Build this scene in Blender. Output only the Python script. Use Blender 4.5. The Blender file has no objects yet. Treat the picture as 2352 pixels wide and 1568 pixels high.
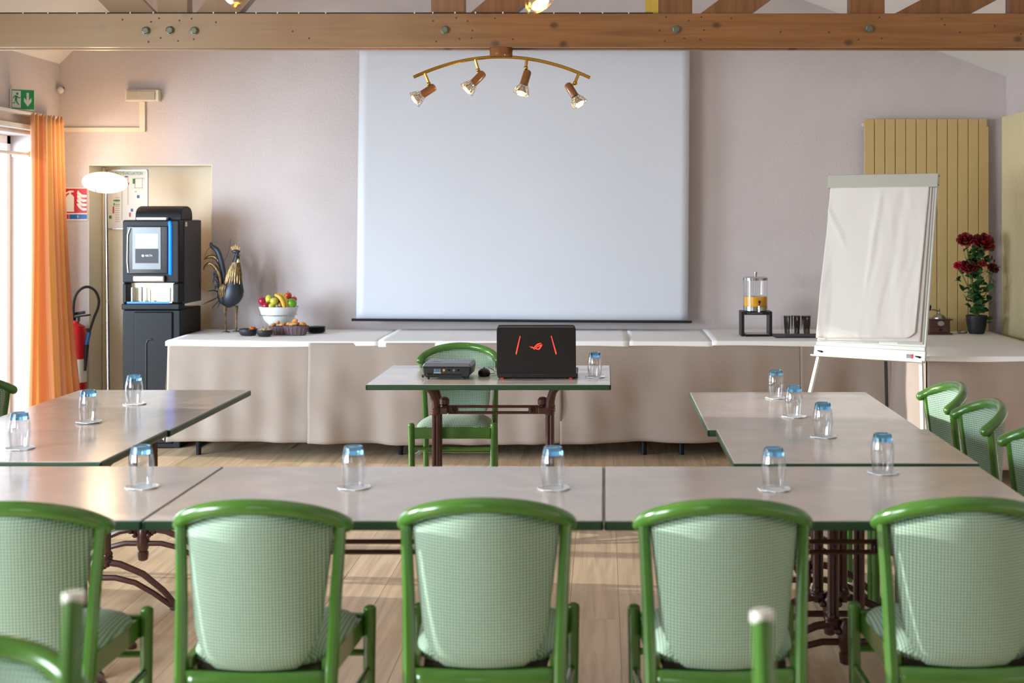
import bpy, bmesh, math, random
from mathutils import Vector, Matrix, Euler
random.seed(7)
PI = math.pi
sc = bpy.context.scene
COL = sc.collection

# ------------------------------------------------------------------ camera
F, PX, PY, CAMZ = 3125.0, 1387.0, 495.0, 1.55
cd = bpy.data.cameras.new('camera')
cam = bpy.data.objects.new('camera', cd); COL.objects.link(cam)
cam.location = (0, 0, CAMZ); cam.rotation_euler = (PI / 2, 0, 0)
cd.sensor_width = 36.0; cd.lens = F / 2352 * 36
cd.shift_x = -(PX - 1176) / 2352; cd.shift_y = -(784 - PY) / 2352
cd.clip_start = 0.05; cd.clip_end = 200
cd.dof.use_dof = True; cd.dof.focus_distance = 6.7; cd.dof.aperture_fstop = 3.3
sc.camera = cam

# ------------------------------------------------------------------ world, daylight, exposure
sc.view_settings.view_transform = 'Standard'
sc.view_settings.look = 'None'
sc.view_settings.gamma = 1.0
sc.view_settings.use_curve_mapping = False
sc.view_settings.exposure = 0.0
w = bpy.data.worlds.new('daylight'); sc.world = w; w.use_nodes = True
wb = w.node_tree.nodes['Background']
wb.inputs['Color'].default_value = (0.90, 0.95, 1.0, 1); wb.inputs['Strength'].default_value = 1.0


def area(name, loc, rot, sx, sy, power, col):
    l = bpy.data.lights.new(name, 'AREA'); l.shape = 'RECTANGLE'; l.size = sx; l.size_y = sy
    l.energy = power; l.color = col
    o = bpy.data.objects.new(name, l); COL.objects.link(o); o.location = loc; o.rotation_euler = rot
    return o


# daylight through the left windows, plus an added rear fill (placed outside the panes)
def aim(o, tgt):
    o.rotation_euler = (Vector(tgt) - o.location).to_track_quat('-Z', 'Y').to_euler()


aim(area('daylight_garden_side', (-6.6, 4.2, 1.6), (0, 0, 0), 3.2, 2.8, 760, (0.72, 0.87, 1.0)), (-1.2, 9.4, 1.25))
area('daylight_far_doors', (-4.9, 7.3, 1.2), (0, -PI / 2, 0), 2.0, 3.0, 110, (0.90, 0.94, 1.0))
aim(area('daylight_near_window', (-5.4, 0.7, 2.0), (0, 0, 0), 3.0, 2.2, 800, (0.91, 0.95, 0.98)), (-.6, 8.6, 1.4))
area('added_rear_fill', (-1.9, -3.1, 1.5), (PI / 2, 0, 0), 2.0, 1.9, 40, (1.0, 0.96, 0.91))  # lamp added behind the camera as fill
sun = bpy.data.lights.new('sun', 'SUN'); sun.energy = 6.0; sun.angle = 0.009; sun.color = (1.0, .95, .86)
so = bpy.data.objects.new('sun', sun); COL.objects.link(so)
so.rotation_euler = Vector((5.24, -.56, -1.10)).to_track_quat('-Z', 'Y').to_euler()

try:
    sc.cycles.use_denoising = True
    sc.cycles.sample_clamp_indirect = 6.0
    sc.cycles.max_bounces = 12
    sc.cycles.caustics_reflective = False
except Exception:
    pass


# ------------------------------------------------------------------ helpers
def lin(c):
    c = c / 255.0
    return c / 12.92 if c <= 0.04045 else ((c + 0.055) / 1.055) ** 2.4


def C(r, g, b): return (lin(r), lin(g), lin(b), 1.0)


def P(px, py, Y): return Vector(((px - PX) * Y / F, Y, CAMZ - (py - PY) * Y / F))


def XX(px, Y): return (px - PX) * Y / F
def ZZ(py, Y): return CAMZ - (py - PY) * Y / F


def mat(name, col, rough=0.5, metal=0.0, spec=0.5, coat=0.0, var=0.0, vscale=8.0, vstretch=(1, 1, 1), col2=None,
        bump=0.0, bscale=60.0, emit=None, estr=0.0, trans=0.0, ior=1.45, sheen=0.0, coords='Object', detail=4.0, alpha=1.0, bstretch=(1, 1, 1)):
    m = bpy.data.materials.new(name); m.use_nodes = True
    nt = m.node_tree; n = nt.nodes; L = nt.links
    b = n['Principled BSDF']
    b.inputs['Base Color'].default_value = col
    b.inputs['Roughness'].default_value = rough
    b.inputs['Metallic'].default_value = metal
    b.inputs['Specular IOR Level'].default_value = spec
    b.inputs['Coat Weight'].default_value = coat
    b.inputs['Coat Roughness'].default_value = 0.12
    b.inputs['Transmission Weight'].default_value = trans
    b.inputs['IOR'].default_value = ior
    b.inputs['Alpha'].default_value = alpha
    if sheen: b.inputs['Sheen Weight'].default_value = sheen
    if emit:
        b.inputs['Emission Color'].default_value = emit; b.inputs['Emission Strength'].default_value = estr
    tc = n.new('ShaderNodeTexCoord')
    if var > 0 or col2:
        mp = n.new('ShaderNodeMapping'); mp.inputs['Scale'].default_value = vstretch
        L.new(tc.outputs[coords], mp.inputs['Vector'])
        no = n.new('ShaderNodeTexNoise'); no.inputs['Scale'].default_value = vscale; no.inputs['Detail'].default_value = detail
        L.new(mp.outputs['Vector'], no.inputs['Vector'])
        mx = n.new('ShaderNodeMix'); mx.data_type = 'RGBA'
        c2 = col2 or tuple(x * (1 - var) for x in col[:3]) + (1,)
        mx.inputs['A'].default_value = col; mx.inputs['B'].default_value = c2
        rp = n.new('ShaderNodeMapRange'); rp.inputs['From Min'].default_value = 0.35; rp.inputs['From Max'].default_value = 0.65
        L.new(no.outputs['Fac'], rp.inputs['Value']); L.new(rp.outputs['Result'], mx.inputs['Factor'])
        L.new(mx.outputs['Result'], b.inputs['Base Color'])
    if bump > 0:
        mp2 = n.new('ShaderNodeMapping'); mp2.inputs['Scale'].default_value = bstretch
        L.new(tc.outputs[coords], mp2.inputs['Vector'])
        nb = n.new('ShaderNodeTexNoise'); nb.inputs['Scale'].default_value = bscale; nb.inputs['Detail'].default_value = 3
        L.new(mp2.outputs['Vector'], nb.inputs['Vector'])
        bp = n.new('ShaderNodeBump'); bp.inputs['Strength'].default_value = bump; bp.inputs['Distance'].default_value = 0.01
        L.new(nb.outputs['Fac'], bp.inputs['Height']); L.new(bp.outputs['Normal'], b.inputs['Normal'])
    return m


def fabric_mat(name, ca, cb, scale3):
    m = mat(name, ca, rough=0.85, sheen=0.15)
    nt = m.node_tree; n = nt.nodes; L = nt.links; b = n['Principled BSDF']
    tc = n.new('ShaderNodeTexCoord'); mp = n.new('ShaderNodeMapping'); mp.inputs['Scale'].default_value = scale3
    L.new(tc.outputs['Object'], mp.inputs['Vector'])
    mp2 = n.new('ShaderNodeMapping')
    ax = [i for i in range(3) if scale3[i] == 0][0]
    r = [0, 0, 0]; r[ax] = PI / 4; mp2.inputs['Rotation'].default_value = r
    L.new(mp.outputs['Vector'], mp2.inputs['Vector'])
    mp3 = n.new('ShaderNodeMapping'); mp3.inputs['Location'].default_value = (0.37, 0.37, 0.37)
    L.new(mp2.outputs['Vector'], mp3.inputs['Vector'])
    ch = n.new('ShaderNodeTexChecker'); ch.inputs['Scale'].default_value = 1.0
    ch.inputs['Color1'].default_value = ca; ch.inputs['Color2'].default_value = cb
    L.new(mp3.outputs['Vector'], ch.inputs['Vector'])
    L.new(ch.outputs['Color'], b.inputs['Base Color'])
    bp = n.new('ShaderNodeBump'); bp.inputs['Strength'].default_value = 0.25; bp.inputs['Distance'].default_value = 0.002
    L.new(ch.outputs['Fac'], bp.inputs['Height']); L.new(bp.outputs['Normal'], b.inputs['Normal'])
    return m


def wood_mat(name, c1, c2, c3, axis, rough=0.5, scale=3.0, knots=0.0, grain=0.5, rnd=0.0, coat=0.0):
    """grain runs along axis; large patches between c1 and c3, fine grain towards c2"""
    m = mat(name, c1, rough=rough, coat=coat)
    nt = m.node_tree; n = nt.nodes; L = nt.links; b = n['Principled BSDF']
    tc = n.new('ShaderNodeTexCoord'); mp = n.new('ShaderNodeMapping')
    s = [14.0, 14.0, 14.0]; s[axis] = 0.7
    mp.inputs['Scale'].default_value = s
    oi = n.new('ShaderNodeObjectInfo')
    ad = n.new('ShaderNodeVectorMath'); ad.operation = 'ADD'
    sc_ = n.new('ShaderNodeVectorMath'); sc_.operation = 'SCALE'
    L.new(oi.outputs['Random'], sc_.inputs[0]); sc_.inputs['Scale'].default_value = 37.0
    L.new(tc.outputs['Object'], ad.inputs[0]); L.new(sc_.outputs['Vector'], ad.inputs[1])
    L.new(ad.outputs['Vector'], mp.inputs['Vector'])
    no = n.new('ShaderNodeTexNoise'); no.inputs['Scale'].default_value = scale; no.inputs['Detail'].default_value = 8; no.inputs['Distortion'].default_value = 0.6
    L.new(mp.outputs['Vector'], no.inputs['Vector'])
    n2 = n.new('ShaderNodeTexNoise'); n2.inputs['Scale'].default_value = 1.1; n2.inputs['Detail'].default_value = 3
    L.new(ad.outputs['Vector'], n2.inputs['Vector'])
    r1 = n.new('ShaderNodeMapRange'); r1.inputs['From Min'].default_value = 0.3; r1.inputs['From Max'].default_value = 0.7
    L.new(n2.outputs['Fac'], r1.inputs['Value'])
    mx = n.new('ShaderNodeMix'); mx.data_type = 'RGBA'; mx.inputs['A'].default_value = c1; mx.inputs['B'].default_value = c3
    L.new(r1.outputs['Result'], mx.inputs['Factor'])
    r2 = n.new('ShaderNodeMapRange'); r2.inputs['From Min'].default_value = 0.4; r2.inputs['From Max'].default_value = 0.72; r2.inputs['To Max'].default_value = grain
    L.new(no.outputs['Fac'], r2.inputs['Value'])
    m2 = n.new('ShaderNodeMix'); m2.data_type = 'RGBA'; m2.inputs['B'].default_value = c2
    L.new(mx.outputs['Result'], m2.inputs['A']); L.new(r2.outputs['Result'], m2.inputs['Factor'])
    out = m2.outputs['Result']
    if knots > 0:
        vo = n.new('ShaderNodeTexVoronoi'); vo.voronoi_dimensions = '2D'; vo.inputs['Scale'].default_value = 4.2
        sk = n.new('ShaderNodeSeparateXYZ'); ck = n.new('ShaderNodeCombineXYZ'); L.new(ad.outputs['Vector'], sk.inputs[0])
        mk = n.new('ShaderNodeMath'); mk.operation = 'MULTIPLY'; mk.inputs[1].default_value = 0.7
        L.new(sk.outputs['X'], mk.inputs[0]); L.new(mk.outputs[0], ck.inputs['X']); L.new(sk.outputs['Z'], ck.inputs['Y'])
        L.new(ck.outputs[0], vo.inputs['Vector'])
        rk = n.new('ShaderNodeMapRange'); rk.inputs['From Min'].default_value = 0.085; rk.inputs['From Max'].default_value = 0.03
        rk.inputs['To Max'].default_value = knots
        L.new(vo.outputs['Distance'], rk.inputs['Value'])
        mkx = n.new('ShaderNodeMix'); mkx.data_type = 'RGBA'; mkx.inputs['B'].default_value = C(70, 45, 35)
        L.new(out, mkx.inputs['A']); L.new(rk.outputs['Result'], mkx.inputs['Factor']); out = mkx.outputs['Result']
    if rnd > 0:
        hs = n.new('ShaderNodeHueSaturation'); rr = n.new('ShaderNodeMapRange')
        rr.inputs['To Min'].default_value = 1 - rnd; rr.inputs['To Max'].default_value = 1 + rnd
        L.new(oi.outputs['Random'], rr.inputs['Value']); L.new(rr.outputs['Result'], hs.inputs['Value'])
        L.new(out, hs.inputs['Color']); out = hs.outputs['Color']
    L.new(out, b.inputs['Base Color'])
    bp = n.new('ShaderNodeBump'); bp.inputs['Strength'].default_value = 0.15; bp.inputs['Distance'].default_value = 0.004
    L.new(no.outputs['Fac'], bp.inputs['Height']); L.new(bp.outputs['Normal'], b.inputs['Normal'])
    return m


def thin_glass(name, tint=(0.96, 0.98, 1.0, 1), strength=1.0):
    m = bpy.data.materials.new(name); m.use_nodes = True
    nt = m.node_tree; n = nt.nodes; L = nt.links
    n.remove(n['Principled BSDF'])
    tr = n.new('ShaderNodeBsdfTransparent'); tr.inputs['Color'].default_value = tint
    gl = n.new('ShaderNodeBsdfGlossy'); gl.inputs['Roughness'].default_value = 0.03
    fr = n.new('ShaderNodeLayerWeight'); fr.inputs['Blend'].default_value = 0.5
    pw_ = n.new('ShaderNodeMath'); pw_.operation = 'POWER'; pw_.inputs[1].default_value = 3.5
    L.new(fr.outputs['Facing'], pw_.inputs[0])
    ml = n.new('ShaderNodeMath'); ml.operation = 'MULTIPLY_ADD'; ml.inputs[1].default_value = 0.5 * strength; ml.inputs[2].default_value = 0.05 * strength
    ml.use_clamp = True
    L.new(pw_.outputs[0], ml.inputs[0])
    ms = n.new('ShaderNodeMixShader')
    L.new(ml.outputs[0], ms.inputs['Fac']); L.new(tr.outputs[0], ms.inputs[1]); L.new(gl.outputs[0], ms.inputs[2])
    L.new(ms.outputs[0], n['Material Output'].inputs['Surface'])
    return m


class MB:
    def __init__(s): s.v = []; s.f = []; s.uv = None

    def add(s, vs, fs):
        b = len(s.v); s.v += [Vector(v) for v in vs]; s.f += [tuple(b + i for i in f) for f in fs]; return s

    def box(s, x0, x1, y0, y1, z0, z1):
        return s.add([(x0, y0, z0), (x1, y0, z0), (x1, y1, z0), (x0, y1, z0), (x0, y0, z1), (x1, y0, z1), (x1, y1, z1), (x0, y1, z1)],
                     [(3, 2, 1, 0), (4, 5, 6, 7), (0, 1, 5, 4), (1, 2, 6, 5), (2, 3, 7, 6), (3, 0, 4, 7)])

    def prism(s, poly, a0, a1, axis='y'):
        """polygon in the plane across axis, extruded from a0 to a1"""
        n = len(poly)
        def mk(p, a):
            if axis == 'y': return (p[0], a, p[1])
            if axis == 'x': return (a, p[0], p[1])
            return (p[0], p[1], a)
        vs = [mk(p, a0) for p in poly] + [mk(p, a1) for p in poly]
        fs = [tuple(range(n)), tuple(range(2 * n - 1, n - 1, -1))] + [((i + 1) % n, i, n + i, n + (i + 1) % n) for i in range(n)]
        return s.add(vs, fs)

    def tube(s, pts, r, seg=10, cap=True, flat=None, rnd=False):
        pts = [Vector(p) for p in pts]; n = len(pts)
        rs = r if isinstance(r, (list, tuple)) else [r] * n
        if rnd:  # rounded ends
            d0 = (pts[0] - pts[1]).normalized(); d1 = (pts[-1] - pts[-2]).normalized()
            a = [pts[0] + d0 * rs[0] * k for k in (0.98, 0.8, 0.45)]; b = [pts[-1] + d1 * rs[-1] * k for k in (0.45, 0.8, 0.98)]
            q = [math.sqrt(1 - k * k) for k in (0.98, 0.8, 0.45)]
            rs = [rs[0] * k for k in q] + list(rs) + [rs[-1] * k for k in reversed(q)]
            pts = a + pts + b; n = len(pts)
        base = len(s.v)
        t0 = (pts[1] - pts[0]).normalized()
        up = Vector((0, 0, 1)) if abs(t0.z) < 0.9 else Vector((0, 1, 0))
        nrm = t0.cross(up).normalized()
        for i in range(n):
            t = (pts[min(i + 1, n - 1)] - pts[max(i - 1, 0)]).normalized()
            nrm = (nrm - t * nrm.dot(t)).normalized(); bi = t.cross(nrm)
            fx = flat if flat else 1.0
            for k in range(seg):
                a = 2 * PI * k / seg
                s.v.append(pts[i] + (nrm * math.cos(a) + bi * math.sin(a) * fx) * rs[i])
        for i in range(n - 1):
            for k in range(seg):
                a = base + i * seg + k; b = base + i * seg + (k + 1) % seg
                s.f.append((a, b, b + seg, a + seg))
        if cap:
            s.f.append(tuple(base + k for k in reversed(range(seg))))
            s.f.append(tuple(base + (n - 1) * seg + k for k in range(seg)))
        return s

    def lathe(s, prof, seg=20, c=(0, 0, 0), sx=1.0, sy=1.0, closed=False, wave=0.0, wn=0):
        c = Vector(c); base = len(s.v); n = len(prof)
        for (r, z) in prof:
            for k in range(seg):
                a = 2 * PI * k / seg; rr = r * (1 + (wave * math.cos(wn * a) if wn else 0))
                s.v.append(c + Vector((rr * math.cos(a) * sx, rr * math.sin(a) * sy, z)))
        m = n if closed else n - 1
        for i in range(m):
            j = (i + 1) % n
            for k in range(seg):
                a = base + i * seg + k; b = base + i * seg + (k + 1) % seg
                c2 = base + j * seg + (k + 1) % seg; d = base + j * seg + k
                s.f.append((a, b, c2, d))
        if not closed:
            if prof[0][0] > 1e-6: s.f.append(tuple(base + k for k in reversed(range(seg))))
            if prof[-1][0] > 1e-6: s.f.append(tuple(base + (n - 1) * seg + k for k in range(seg)))
        return s

    def ball(s, c, rx, ry=None, rz=None, seg=14, rings=8):
        ry = ry or rx; rz = rz or rx
        prof = [(math.sin(PI * i / rings), -math.cos(PI * i / rings)) for i in range(rings + 1)]
        prof[0] = (0.001, -1); prof[-1] = (0.001, 1)
        b = len(s.v); s.lathe(prof, seg)
        for i in range(b, len(s.v)):
            v = s.v[i]; s.v[i] = Vector((c[0] + v.x * rx, c[1] + v.y * ry, c[2] + v.z * rz))
        return s

    def grid(s, fn, nu, nv, closed_u=False):
        b = len(s.v)
        if s.uv is None: s.uv = {}
        for j in range(nv + 1):
            for i in range(nu + 1):
                s.v.append(Vector(fn(i / nu, j / nv))); s.uv[len(s.v) - 1] = (i / nu, j / nv)
        for j in range(nv):
            for i in range(nu):
                a = b + j * (nu + 1) + i
                s.f.append((a, a + 1, a + nu + 2, a + nu + 1))
        return s

    def xf(s, M, start=0):
        for i in range(start, len(s.v)): s.v[i] = M @ s.v[i]
        return s

    def build(s, name, m, parent=None, smooth=True, bevel=0.0, seg=2, solid=0.0, angle=35, subsurf=0):
        me = bpy.data.meshes.new(name); me.from_pydata([tuple(v) for v in s.v], [], s.f)
        me.validate()
        bm = bmesh.new(); bm.from_mesh(me)
        bmesh.ops.recalc_face_normals(bm, faces=bm.faces); bm.to_mesh(me); bm.free()
        if s.uv:
            ul = me.uv_layers.new(name='UVMap')
            for lp in me.loops: ul.data[lp.index].uv = s.uv.get(lp.vertex_index, (0, 0))
        if smooth:
            for p in me.polygons: p.use_smooth = True
            if bevel == 0:
                try: me.set_sharp_from_angle(angle=math.radians(angle))
                except Exception: pass
        me.materials.append(m)
        o = bpy.data.objects.new(name, me); COL.objects.link(o)
        if parent: o.parent = parent
        if solid:
            md = o.modifiers.new('solid', 'SOLIDIFY'); md.thickness = solid; md.offset = 0
        if bevel > 0:
            md = o.modifiers.new('bevel', 'BEVEL'); md.width = bevel; md.segments = seg; md.limit_method = 'ANGLE'; md.angle_limit = math.radians(40)
            md.harden_normals = True
        if subsurf:
            md = o.modifiers.new('sub', 'SUBSURF'); md.levels = subsurf; md.render_levels = subsurf
        return o


def box(name, x0, x1, y0, y1, z0, z1, m, parent=None, bevel=0.0, seg=2):
    return MB().box(min(x0, x1), max(x0, x1), min(y0, y1), max(y0, y1), min(z0, z1), max(z0, z1)).build(name, m, parent, bevel=bevel, seg=seg)


def tag(o, label, cat, group=None, kind=None):
    o['label'] = label; o['category'] = cat
    if group: o['group'] = group
    if kind: o['kind'] = kind
    return o


def thing(name, label, cat, loc=(0, 0, 0), rot=(0, 0, 0), group=None):
    o = bpy.data.objects.new(name, None); COL.objects.link(o); o.empty_display_size = 0.05
    o.location = loc; o.rotation_euler = rot
    return tag(o, label, cat, group)


def struct(o, label, cat='structure'):
    o['kind'] = 'structure'; o['label'] = label; o['category'] = cat; return o


def copy_tree(o, parent=None):
    c = o.copy(); COL.objects.link(c); c.parent = parent
    for ch in list(o.children): copy_tree(ch, c)
    return c


def text(name, s, size, m, parent, M, width=None, align='CENTER'):
    cu = bpy.data.curves.new(name, 'FONT'); cu.body = s; cu.size = size; cu.extrude = 0.0004; cu.align_x = align; cu.align_y = 'CENTER'
    t = bpy.data.objects.new(name + '_tmp', cu); COL.objects.link(t)
    bpy.context.view_layer.update()
    me = bpy.data.meshes.new_from_object(t.evaluated_get(bpy.context.evaluated_depsgraph_get()))
    bpy.data.objects.remove(t); bpy.data.curves.remove(cu)
    if width:
        xs = [v.co.x for v in me.vertices]; k = width / max(1e-6, max(xs) - min(xs))
        for v in me.vertices: v.co.x *= k
    me.transform(M); me.materials.clear(); me.materials.append(m); me.name = name
    o = bpy.data.objects.new(name, me); COL.objects.link(o); o.parent = parent
    return o


def facing_cam(loc):  # text plane upright, read from -Y
    return Matrix.Translation(loc) @ Matrix.Rotation(PI / 2, 4, 'X')


def lerp(a, b, t): return a + (b - a) * t


# ------------------------------------------------------------------ materials
M = {}
M['wall'] = mat('mauve_plaster', C(214, 203, 201), rough=0.9, var=0.05, vscale=3, bump=0.35, bscale=70)
M['ceil'] = mat('white_ceiling', C(238, 234, 230), rough=0.9, bump=0.1, bscale=50)
M['white'] = mat('white_paint', C(238, 236, 232), rough=0.45, var=0.03)
M['reveal'] = mat('white_plaster', C(216, 216, 222), rough=0.8, bump=0.1, bscale=60)
M['cream'] = mat('cream_paint', C(232, 222, 200), rough=0.5, var=0.03)
M['plastic_w'] = mat('white_plastic', C(232, 228, 220), rough=0.4, var=0.02)
M['plank'] = wood_mat('oak_laminate', C(216, 188, 150), C(160, 132, 102), C(228, 202, 168), 1, rough=0.38, scale=2.2, grain=0.6, rnd=0.10)
M['slab'] = wood_mat('oak_laminate_far', C(216, 188, 150), C(160, 132, 102), C(228, 202, 168), 1, rough=0.4, scale=2.2, grain=0.6)
M['beam'] = wood_mat('stained_pine', C(160, 106, 58), C(100, 62, 32), C(142, 102, 62), 0, rough=0.42, scale=2.6, knots=0.75, grain=0.55, coat=0.15)
def pale_along_x(m, x0, x1, col, amt):  # mixes a paler tone into the wood along X, uneven by noise
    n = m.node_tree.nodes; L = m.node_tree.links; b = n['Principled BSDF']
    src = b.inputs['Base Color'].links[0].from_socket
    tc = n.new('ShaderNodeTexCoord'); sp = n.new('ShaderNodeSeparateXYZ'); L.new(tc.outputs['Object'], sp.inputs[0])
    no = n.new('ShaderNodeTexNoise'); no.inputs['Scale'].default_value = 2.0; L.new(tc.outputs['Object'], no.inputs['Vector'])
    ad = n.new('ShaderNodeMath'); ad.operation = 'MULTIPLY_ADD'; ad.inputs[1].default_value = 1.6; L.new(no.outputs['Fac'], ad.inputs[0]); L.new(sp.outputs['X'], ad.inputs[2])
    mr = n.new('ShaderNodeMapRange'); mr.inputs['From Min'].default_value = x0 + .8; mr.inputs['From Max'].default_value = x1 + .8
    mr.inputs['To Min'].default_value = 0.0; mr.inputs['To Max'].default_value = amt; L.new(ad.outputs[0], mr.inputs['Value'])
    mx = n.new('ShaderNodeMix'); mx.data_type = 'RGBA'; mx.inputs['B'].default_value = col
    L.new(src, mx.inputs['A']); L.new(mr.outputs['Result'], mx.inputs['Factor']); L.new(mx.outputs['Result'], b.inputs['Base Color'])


pale_along_x(M['beam'], -.5, -2.5, C(196, 172, 140), .7)
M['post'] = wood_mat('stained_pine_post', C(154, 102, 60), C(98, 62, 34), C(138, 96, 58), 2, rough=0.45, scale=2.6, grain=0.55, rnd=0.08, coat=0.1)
pale_along_x(M['post'], -.5, -2.5, C(186, 160, 130), .7)
M['bolt'] = mat('zinc_bolt', C(128, 128, 110), rough=0.45, metal=0.7, var=0.2, vscale=90)
M['nail'] = mat('nail_head', C(96, 84, 62), rough=0.5, metal=0.5, var=0.2, vscale=90)
M['gold'] = mat('brass', C(206, 160, 70), rough=0.22, metal=1.0, var=0.08, vscale=30)
M['goldpaint'] = mat('yellow_paint', C(214, 178, 70), rough=0.5, var=0.12, vscale=40)
M['cherry'] = mat('cherry_wood', C(138, 84, 38), rough=0.3, coat=0.4, var=0.15, vscale=20, vstretch=(1, 1, 6))
M['screen'] = mat('screen_cloth', C(216, 219, 226), rough=0.42, spec=0.35, var=0.01)
M['black'] = mat('black_plastic', C(26, 26, 28), rough=0.4, var=0.1, vscale=40)
M['blackg'] = mat('black_gloss', C(20, 20, 22), rough=0.15, var=0.1)
M['rad'] = mat('ochre_radiator', C(208, 180, 122), rough=0.4, var=0.04, vscale=4)
M['radc'] = mat('cream_radiator', C(226, 212, 168), rough=0.4, var=0.03, vscale=4)
M['green'] = mat('green_lacquer', C(72, 120, 42), rough=0.22, coat=0.5, var=0.1, vscale=5, col2=C(62, 106, 36))
M['fab_b'] = fabric_mat('sage_weave_back', C(84, 122, 94), C(178, 196, 178), (185, 0, 185))
M['fab_s'] = fabric_mat('sage_weave_seat', C(84, 122, 94), C(178, 196, 178), (185, 185, 0))
M['under'] = mat('black_underlining', C(58, 50, 40), rough=0.9, var=0.1)
M['iron'] = mat('brown_cast_iron', C(74, 40, 34), rough=0.32, spec=0.5, coat=0.3, var=0.2, vscale=40)
M['edge'] = mat('green_edge', C(38, 70, 46), rough=0.4, var=0.15, vscale=30, coat=0.2)
M['coaster'] = mat('paper_coaster', C(252, 252, 254), rough=0.9, bump=0.3, bscale=300, var=0.02)
M['linen'] = mat('taupe_linen', C(168, 153, 142), rough=0.9, var=0.06, vscale=5, bump=0.15, bscale=400)
M['paperw'] = mat('white_runner', C(250, 250, 250), rough=0.8, var=0.01, bump=0.15, bscale=18)
M['chrome'] = mat('chrome', C(210, 210, 212), rough=0.12, metal=1.0, var=0.05, vscale=20)
M['steel'] = mat('brushed_steel', C(178, 176, 172), rough=0.3, metal=1.0, var=0.06, vscale=60)
M['silver'] = mat('silver_plastic', C(122, 125, 128), rough=0.35, metal=0.3, var=0.03)
M['anth'] = mat('anthracite', C(22, 23, 26), rough=0.45, spec=.3, var=0.06, vscale=10)
M['anth2'] = mat('grey_sheet_metal', C(74, 74, 78), rough=0.5, spec=.3, var=0.05, vscale=10)
M['slate'] = mat('slate_black', C(44, 43, 50), rough=0.55, var=0.15, vscale=50)
M['glass'] = mat('clear_glass', (1, 1, 1, 1), rough=0.0, trans=1.0, ior=1.45)
M['glassb'] = mat('blue_glass', C(125, 200, 250), rough=0.0, trans=1.0, ior=1.45)
M['pane'] = thin_glass('window_glass')
M['jar'] = thin_glass('thin_glass', (0.975, 0.98, 0.985, 1), 1.2)
M['tumbler'] = thin_glass('thin_tumbler', (0.995, 0.996, 0.997, 1), 0.25)
M['wallglass'] = thin_glass('tumbler_glass', (0.98, 0.985, 0.99, 1), 1.7)
M['red'] = mat('signal_red', C(204, 34, 40), rough=0.4, var=0.04)
M['blue'] = mat('signal_blue', C(30, 100, 180), rough=0.4, var=0.04)
M['signg'] = mat('exit_green', C(40, 160, 90), rough=0.4, var=0.03)
M['print_w'] = mat('printed_white', C(240, 240, 236), rough=0.5, var=0.02)
M['flip'] = mat('flipchart_paper', C(234, 230, 224), rough=0.8, var=0.03, vscale=3, vstretch=(3, 1, .6))
M['alu'] = mat('pale_aluminium', C(216, 220, 210), rough=0.35, metal=0.25, var=0.02)
M['greyh'] = mat('warm_grey_plastic', C(190, 188, 178), rough=0.5, var=0.02)


def laminate():
    m = mat('table_laminate', C(172, 142, 122), rough=0.16, spec=0.55)
    nt = m.node_tree; n = nt.nodes; L = nt.links; b = n['Principled BSDF']
    tc = n.new('ShaderNodeTexCoord'); oi = n.new('ShaderNodeObjectInfo')
    ad = n.new('ShaderNodeVectorMath'); ad.operation = 'ADD'
    sv = n.new('ShaderNodeVectorMath'); sv.operation = 'SCALE'; sv.inputs['Scale'].default_value = 23
    L.new(oi.outputs['Random'], sv.inputs[0]); L.new(tc.outputs['Object'], ad.inputs[0]); L.new(sv.outputs['Vector'], ad.inputs[1])
    n1 = n.new('ShaderNodeTexNoise'); n1.inputs['Scale'].default_value = 5; n1.inputs['Detail'].default_value = 6; n1.inputs['Distortion'].default_value = 0.8
    L.new(ad.outputs['Vector'], n1.inputs['Vector'])
    cr = n.new('ShaderNodeValToRGB'); e = cr.color_ramp.elements
    e[0].position = 0.3; e[0].color = C(190, 186, 180); e[1].position = 0.7; e[1].color = C(212, 197, 187)
    x = e.new(0.5); x.color = C(200, 189, 181)
    L.new(n1.outputs['Fac'], cr.inputs['Fac']); L.new(cr.outputs['Color'], b.inputs['Base Color'])
    n2 = n.new('ShaderNodeTexNoise'); n2.inputs['Scale'].default_value = 260; n2.inputs['Detail'].default_value = 2
    L.new(tc.outputs['Object'], n2.inputs['Vector'])
    bp = n.new('ShaderNodeBump'); bp.inputs['Strength'].default_value = 0.06; bp.inputs['Distance'].default_value = 0.002
    L.new(n2.outputs['Fac'], bp.inputs['Height']); L.new(bp.outputs['Normal'], b.inputs['Normal'])
    return m


M['lam'] = laminate()


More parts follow.
